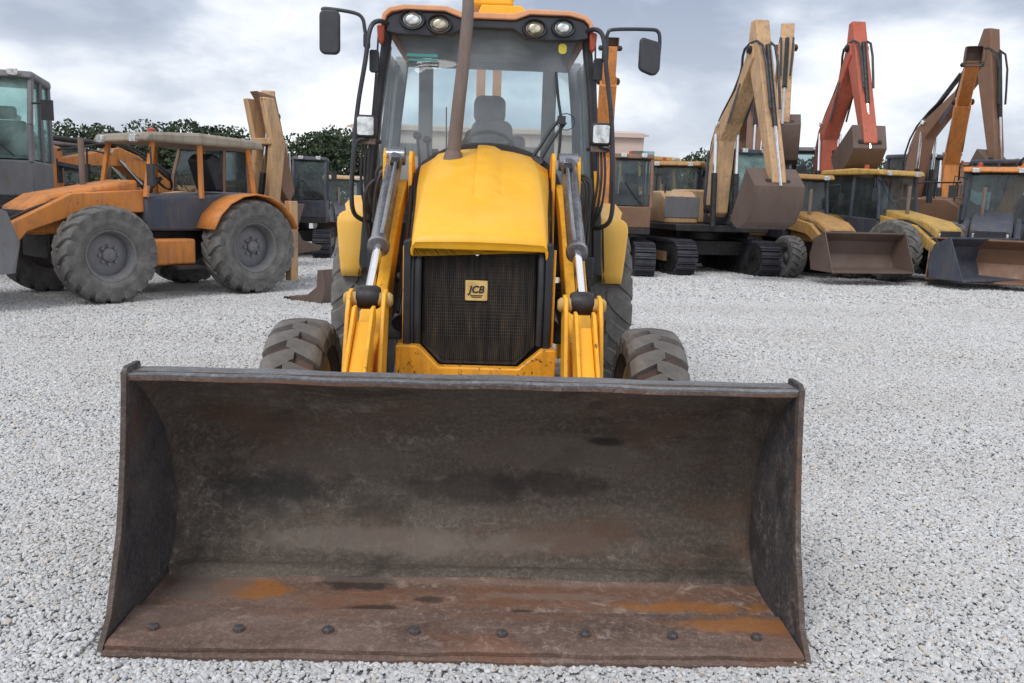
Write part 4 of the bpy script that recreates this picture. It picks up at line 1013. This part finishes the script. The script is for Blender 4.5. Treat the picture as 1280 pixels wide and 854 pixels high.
    MB().tube([(-1.2, 1.3, 2.5), (-1.4, 1.5, 2.5)], .015, 6).box((-1.42, 1.52, 2.4), (.16, .04, .28)).build('mirror', M['black'], r)
    return r

farw = {}
def far_wheel(Rr, Wd):
    k = (Rr, Wd)
    if k not in farw:
        nl = 18; car, lg, rm = wheel_meshes(Rr, Wd, Rr * .52, nl, .035, .13, .3, .1, (M['tyre_dark'], M['tyre_dark'], M['ex_grey']))
        farw[k] = (car, lg, rm)
    return farw[k]
def far_lugs(Rr, Wd, data, nl=18):
    key = ('l', Rr, Wd)
    if key not in farw:
        s = MB()
        for i in range(nl):
            for j in (0, 1):
                me_ = data[1][j]; s.add([v.co[:] for v in me_.vertices], [tuple(p.vertices) for p in me_.polygons], Matrix.Rotation(2 * PI * (i + .5 * j) / nl, 4, 'X'))
        farw[key] = s.mesh('tread', M['tyre_dark'], 30)
    return farw[key]
def loader(px, d, head, col, label, cat='wheel loader', name='wheel_loader', sc=1.0, canopy=None, bucket_z=.1, rear_arm=None, Rf=.5, Rb=.68, near=False, cabglass='farglass', group='loaders parked across the yard', cabcol='ex_navy', bucketcol='rust', cabh=2.45, roofcol=None):
    p_ = gpos(px, d); r = empty(name, (p_.x, d, 0), R(head), sc); tag(r, label, cat, group)
    colm = M[col]
    for Rr, Wd, y in ((Rf, .38, 1.05), (Rb, .45, -1.05)):
        dt = far_wheel(Rr, Wd)
        for s_ in (-1, 1):
            if near: put_wheel('wheel', r, (s_ * .85, y, Rr), dt, 18, s_)
            else:
                w = part('wheel', dt[0], r, (s_ * .85, y, Rr)); part('rim', dt[2], w, rot=(0, 0, 0 if s_ > 0 else PI)); q = part('tread', far_lugs(Rr, Wd, dt), w); q['kind'] = 'stuff'
    MB().box((0, 0, .72), (.75, 3.1, .35)).build('chassis', M['darksteel'], r, bevel=.02)
    hd_ = MB().prism([(.35, .85), (1.75, .85), (1.78, 1.18), (1.5, 1.35), (.35, 1.58)], -.40, .40).build('hood', colm, r, bevel=.05)
    MB().box((0, 1.79, 1.0), (.6, .03, .3)).build('grille', M['black'], hd_)
    for k in range(4):
        for s_ in (-1, 1): MB().box((s_ * .41, .6 + .2 * k, 1.15), (.02, .1, .18)).build('vent', M['black'], hd_)
    MB().tube([(.22, .8, 1.4), (.22, .8, 2.1)], .04, 10).build('exhaust_pipe', M['exhaust'], r)
    for s_ in (-1, 1):
        rows = []
        for k in range(9):
            a = R(20 + 140 * k / 8); rows.append([(s_ * .62, -1.05 + (Rb + .07) * math.cos(a), Rb + (Rb + .07) * math.sin(a)), (s_ * 1.08, -1.05 + (Rb + .07) * math.cos(a), Rb + (Rb + .07) * math.sin(a))])
        MB().grid(rows).build('fender', colm, r, solid=.02)
        MB().box((s_ * .62, .1, .62), (.3, .7, .35)).build('tank', colm, r, bevel=.03)
        MB().box((s_ * .85, -.05, .42), (.25, .4, .04)).build('step', M['darksteel'], r)
    cb = MB().prism([(-1.35, .9), (.38, .9), (.38, 1.35), (-1.35, 1.45)], -.62, .62).build('cab', M[cabcol], r, bevel=.03)
    top = cabh
    if not canopy:
        MB().prism([(-1.3, 1.45), (.36, 1.36), (.22, top - .06), (-1.2, top - .06)], -.58, .58).build('cab_glass', M[cabglass], cb)
    else:
        MB().prism([(-.9, 1.45), (-.75, 1.9), (-.85, 2.0), (-1.0, 1.95), (-1.05, 1.45)], -.25, .25).build('seat', M['black'], cb, bevel=.03)
        MB().tube([(0, .1, 1.35), (0, -.2, 1.62)], .03, 8).lathe([(0, .19), (.02, .21), (.04, .19)], 20, mat=Matrix.Translation((0, -.2, 1.62)) @ Matrix.Rotation(R(60), 4, 'X') @ Matrix.Rotation(-PI / 2, 4, 'Y')).build('steering_wheel', M['black'], cb)
    for s_ in (-1, 1):
        for y0, y1 in ((.37, .23), (-.45, -.45), (-1.32, -1.22)):
            MB().tube([(s_ * .61, y0, 1.35), (s_ * .59, y1, top)], .04, 6).build('cab_post', M[cabcol] if not canopy else colm, cb)
    MB().prism([(-1.45, top - .06), (.42, top - .06), (.36, top + .06), (-.4, top + .1), (-1.38, top + .06)], -.72, .72).build('cab_roof', M[canopy] if canopy else (M[roofcol] if roofcol else colm), cb, bevel=.04)
    MB().lathe([(0, .06), (.1, .055), (.12, 0)], 12, mat=Matrix.Translation((.4, -.3, top + .08)) @ Matrix.Rotation(-PI / 2, 4, 'Y')).build('beacon', M['amber'], cb)
    for s_ in (-1, 1):
        MB().tube([(s_ * .6, .3, top - .2), (s_ * .86, .42, top - .15), (s_ * .88, .42, top - .45)], .015, 6).box((s_ * .88, .43, top - .5), (.16, .04, .28)).build('mirror', M['black'], cb)
        MB().box((s_ * .45, .42, top - .02), (.15, .06, .1)).build('cab_lamp', M['lens'], cb, bevel=.01)
        MB().box((s_ * .28, 1.77, 1.05), (.12, .03, .1)).build('headlamp', M['lens'], hd_, bevel=.01)
        MB().tube(smooth_path([(s_ * .4, .4, 1.3), (s_ * .42, 1.0, 1.35), (s_ * .44, 1.6, 1.0 + bucket_z * .5), (s_ * .44, 2.0, .6 + bucket_z)], 3), .02, 6).build('hydraulic_hose', M['hose'], r)
    # front arms and bucket
    z0 = bucket_z
    for s_ in (-1, 1):
        ar = MB().prism([(.25, 1.15), (.3, 1.45), (1.3, 1.15 + z0 * .5), (2.05, .55 + z0), (2.25, .25 + z0), (2.1, .15 + z0), (1.85, .45 + z0), (1.2, .9 + z0 * .5)], s_ * .50 - .06, s_ * .50 + .06).build('loader_arm', colm, r, bevel=.015)
        ram_between((s_ * .44, .55, 1.25), (s_ * .44, 1.75, .62 + z0 * .8), .045, ar)
    bp = [(2.2, z0), (3.0, z0 - .02), (3.0, z0 + .02), (2.35, z0 + .06), (2.2, z0 + .35), (2.3, z0 + .65), (2.6, z0 + .82), (2.6, z0 + .86), (2.25, z0 + .7), (2.13, z0 + .35)]
    b2 = MB().prism(bp, -1.05, 1.05).build('bucket', M[bucketcol], r, bevel=.01)
    for s_ in (-1, 1): MB().prism([(2.15, z0 + .3), (2.25, z0), (3.0, z0), (2.62, z0 + .85), (2.25, z0 + .68)], s_ * 1.05 - .012, s_ * 1.05 + .012).build('bucket_side', M[bucketcol], b2)
    if rear_arm:
        am = M[rear_arm]
        bm2 = MB(); bm2.prism([(-1.75, .7), (-1.95, .7), (-2.15, 2.2), (-1.95, 2.9), (-1.75, 2.9), (-1.9, 2.2)], -.27, -.15); bm2.prism([(-1.75, .7), (-1.95, .7), (-2.15, 2.2), (-1.95, 2.9), (-1.75, 2.9), (-1.9, 2.2)], .15, .27)
        bm2.box((0, -1.9, 2.25), (.5, .1, .1)); bm2.box((0, -1.86, 1.2), (.5, .1, .2)); bm2 = bm2.build('backhoe_boom', am, r, bevel=.015)
        MB().prism([(-1.9, 2.8), (-1.75, 3.0), (-2.1, 2.95), (-2.45, 1.5), (-2.35, 1.3), (-2.2, 1.5)], -.1, .1).build('backhoe_stick', M['ex_brown'], bm2, bevel=.015)
        bb2 = MB().prism([(-2.3, 1.3), (-2.1, .8), (-2.3, .5), (-2.75, .55), (-2.8, .62), (-2.4, .72), (-2.3, .9), (-2.45, 1.3)], -.35, .35).build('backhoe_bucket', M['rust'], bm2, bevel=.01)
        ram_between((0, -1.8, .9), (0, -2.0, 2.4), .05, bm2)
        for s_ in (-1, 1): MB().box((s_ * .85, -1.8, .75), (.14, .14, 1.2)).build('stabiliser_leg', am, r, bevel=.01)
    return r

# left of the machine
excavator(-36, 14.2, 200, 'ex_orange', 'orange excavator with a pale mint cab window, cut off by the left edge', boom=38, stick=-60, buck=-110, glass='mintglass', cabcol='ex_grey', sc=1.08)
loader(190, 12.0, 142, 'ex_orange', 'orange backhoe loader seen from the side under a flat beige canopy', 'backhoe loader', 'backhoe_loader', 1.0, canopy='canopy', bucket_z=.45, rear_arm='ex_tan', near=True, Rf=.62, Rb=.68, cabh=2.14, bucketcol='ex_grey')
excavator(262, 18.5, 150, 'ex_orange', 'orange excavator behind the canopied backhoe loader, boom folded down', boom=12, stick=-95, buck=-140, sc=.8, glass='farglass', cabcol='ex_brown')
excavator(92, 17.5, 120, 'ex_brown', 'brown excavator behind the nose of the canopied backhoe loader', boom=5, stick=-85, buck=-140, sc=.78, armcol='ex_orange', cabcol='ex_grey')
excavator(362, 20.5, 190, 'ex_brown', 'brown excavator in front of the dark trees, left of the yellow machine', boom=30, stick=-80, buck=-150, sc=.78, armcol='ex_tan', cabcol='ex_navy')
loader(430, 25, 195, 'ex_navy', 'small dark blue loader with a tan roof behind the left mirror loop', sc=.80, bucket_z=.1, roofcol='ex_tan')
# right of the machine
excavator(746, 18.6, 178, 'ex_brown', 'brown excavator with its orange boom raised just right of the yellow cab', boom=80, stick=72, buck=70, sc=.84, armcol='ex_orange', cabcol='ex_brown', LB=3.1, LS=.8, bw=.35, bsc=.22)
loader(806, 25.5, 215, 'ex_yellow', 'yellow loader with a pink-tinged bucket, nearest the yellow machine on the right', sc=1.15, bucket_z=.3, bucketcol='ex_pink', cabcol='ex_yellow')
loader(838, 23.5, 160, 'ex_gold', 'mustard loader between the yellow loader and the tan excavator', sc=1.0, bucket_z=.12, bucketcol='rust', cabh=2.6)
excavator(872, 19.5, 192, 'ex_tan', 'tan excavator with a dark cab and its brown bucket hanging in front', boom=66, stick=-66, buck=-120, sc=.92, cabcol='ex_navy', glass='mintglass', LB=3.7, LS=3.1, bw=1.1)
excavator(960, 27, 165, 'ex_brown', 'brown excavator half hidden between the tan one and the red one', boom=68, stick=-50, buck=-110, sc=1.12, armcol='ex_tan', cabcol='ex_grey', LB=4.0, LS=2.6, bw=.8)
excavator(1006, 23.5, 182, 'ex_red', 'red excavator with a raised red boom behind the yellow wheel loader', boom=72, stick=-62, buck=-150, sc=1.02, cabcol='ex_navy', LB=3.9, LS=2.6, bw=.75)
loader(1098, 19.5, 205, 'ex_yellow', 'yellow wheel loader with dark tyres in front of the red excavator', sc=.98, bucket_z=.2, Rf=.68, Rb=.68, bucketcol='ex_navy', cabh=2.4)
excavator(1172, 25.5, 160, 'ex_orange', 'orange excavator with its slender arm pointing straight up', boom=74, stick=42, buck=80, sc=1.0, cabcol='ex_brown', LB=3.1, LS=1.3, bw=.4, bsc=.4)
excavator(1206, 21, 205, 'ex_brown', 'brown excavator with an orange boom folded low, nearest the right edge', boom=42, stick=-105, buck=-140, sc=.95, armcol='ex_orange', cabcol='ex_navy', LB=3.0, LS=2.1, bw=.9)
excavator(1276, 24.5, 184, 'ex_orange', 'orange excavator with a mustard arm cut off by the right edge', boom=66, stick=-60, buck=-110, sc=1.05, armcol='ex_gold', cabcol='ex_navy', LB=3.8, bw=.9)
excavator(918, 24, 170, 'ex_gold', 'mustard excavator close behind the tan one, boom high', boom=60, stick=-75, buck=-120, sc=1.0, armcol='ex_brown', cabcol='ex_grey', LB=4.0, LS=2.8, bw=.9)
excavator(1100, 29, 200, 'ex_orange', 'excavator with a brown boom, far back beside the upright orange arm', boom=62, stick=-76, buck=-120, sc=1.15, armcol='ex_brown', cabcol='ex_navy', LB=4.3, LS=2.8, bw=.7)
loader(1232, 19.5, 150, 'ex_navy', 'dark blue wheel loader standing near the right edge', sc=1.0, bucket_z=.15, Rf=.66, Rb=.66, cabh=2.5, bucketcol='ex_brown', roofcol='ex_orange')
loader(990, 19.5, 196, 'ex_gold', 'mustard loader with a rusty bucket between the tan excavator and the yellow wheel loader', sc=.92, bucket_z=.3, cabh=2.4, cabcol='ex_navy')
# loose rusty bucket on the ground
p_ = gpos(392, 11.6)
rb_ = MB().prism([(-.3, 0), (.25, 0), (.32, .05), (.0, .08), (-.2, .22), (-.22, .45), (-.30, .46), (-.36, .2)], -.16, .16)
rb_ = rb_.build('digging_bucket', M['rust'], None, bevel=.01, loc=(p_.x, 11.6, 0), rot=(0, 0, R(60)))
tag(rb_, 'small rusty digging bucket lying on the gravel behind the left front tyre', 'bucket')
for k in range(3): MB().box((-.11 + .11 * k, .36, .02), (.04, .16, .03)).build('bucket_tooth', M['darksteel'], rb_)

# long low warehouse far behind
mt, t, b = new_mat('pink_beige_wall'); co = objco(t)
cc = ramp(t, noise(t, .25, 5, .6, objco(t, (1, 1, 3))), [(.3, (.56, .42, .36)), (.7, (.66, .52, .45))])
t.links.new(cc, b.inputs['Base Color']); b.inputs['Roughness'].default_value = .9
wv = N(t, 'ShaderNodeTexWave'); wv.inputs['Scale'].default_value = 1.2; t.links.new(co, wv.inputs[0]); bump(t, b, wv.outputs['Fac'], .4, .03)
M['wallpink'] = mt
WH = empty('warehouse', (-1.5, 62, 0)); tag(WH, 'long low pinkish warehouse far behind the yellow machine', 'building')
MB().box((0, 6, 3.15), (21, 12, 6.3)).build('wall', M['wallpink'], WH)
MB().prism([(-.3, 6.28), (6, 7.0), (12.3, 6.28), (12.3, 6.4), (6, 7.15), (-.3, 6.42)], -10.8, 10.8).build('roof', M['wallpink'], WH)
MB().prism([(-10.5, 6.2), (10.5, 6.2), (10.5, 6.5), (-10.5, 6.5)], -.35, -.2, 'y').build('eaves_board', M['wallpink'], WH)
for k in range(5):
    MB().box((-8.4 + 4.2 * k, -.04, 1.9), (2.6, .1, 3.8)).build('roller_door', M['ex_grey'], WH)
    MB().box((-6.3 + 4.2 * k, -.04, 4.9), (1.6, .1, .8)).build('window', M['farglass'], WH)
# trees
mt, t, b = new_mat('dark_foliage'); oi = N(t, 'ShaderNodeNewGeometry')
cc = ramp(t, noise(t, 1.1, 4, .6, oi.outputs['Position']), [(.3, (.022, .040, .018)), (.6, (.045, .07, .028)), (.8, (.075, .10, .04))])
t.links.new(cc, b.inputs['Base Color']); b.inputs['Roughness'].default_value = .7; M['leaf'] = mt
M['bark'] = plain('tree_bark', (.09, .07, .05), .9)
def crown_mesh(seed, n=5200):
    g_ = np.random.default_rng(seed); blobs = [(g_.uniform(-1.7, 1.7), g_.uniform(-1.3, 1.3), g_.uniform(1.3, 3.7), g_.uniform(.6, 1.15)) for _ in range(15)]
    blobs.append((0, 0, 2.6, 1.4)); v = []; f = []
    for i in range(n):
        bx_, by_, bz_, br = blobs[g_.integers(len(blobs))]; q = g_.normal(size=3); q /= np.linalg.norm(q); q *= br * g_.uniform(.55, 1.05) ** .6
        c_ = np.array([bx_, by_, bz_]) + q * (1, 1, .85); a = g_.normal(size=3); a /= np.linalg.norm(a); b_ = np.cross(a, g_.normal(size=3)); b_ /= np.linalg.norm(b_); s_ = g_.uniform(.07, .15)
        o = len(v); v += [tuple(c_ - a * s_), tuple(c_ + b_ * s_ * .5), tuple(c_ + a * s_), tuple(c_ - b_ * s_ * .5)]; f.append((o, o + 1, o + 2, o + 3))
    me = bpy.data.meshes.new('crown'); me.from_pydata(v, [], f); me.materials.append(M['leaf']); return me
crowns = [crown_mesh(k) for k in (11, 12, 13)]
tk = MB(); tk.tube(smooth_path([(0, 0, 0), (.05, 0, .8), (-.03, .05, 1.7), (0, 0, 2.8)], 3), [.2 - .012 * i for i in range(10)], 10)
for a in range(5): tk.tube([(0, 0, 1.2 + .2 * a), (.5 * math.cos(a * 1.3), .5 * math.sin(a * 1.3), 1.9 + .2 * a), (1.1 * math.cos(a * 1.3), 1.1 * math.sin(a * 1.3), 2.5 + .2 * a)], [.08, .05, .02], 6)
tkm = tk.mesh('trunk', M['bark'])
TR = []
for px in (60, 120, 175, 225, 268, 310, 352, 388, 420): TR.append((px, random.uniform(46, 54), 'L'))
for px in (845, 880, 925, 975, 1020, 1075, 1130, 1185, 1240, 1290): TR.append((px, random.uniform(52, 60), 'R'))
for i, (px, d, side) in enumerate(TR):
    p_ = gpos(px, d); o = empty('tree', (p_.x, d, 0), random.uniform(0, 6), random.uniform(1.02, 1.22))
    nth = ['first', 'second', 'third', 'fourth', 'fifth', 'sixth', 'seventh', 'eighth', 'ninth', 'tenth'][i if side == 'L' else i - 9]
    tag(o, (nth + ' dark tree from the left edge in the far left tree line') if side == 'L' else (nth + ' dark tree right of the yellow machine in the far tree line'), 'tree', 'trees along the far left of the yard' if side == 'L' else 'trees along the far right of the yard')
    part('crown', crowns[i % 3], o); part('trunk', tkm, o)
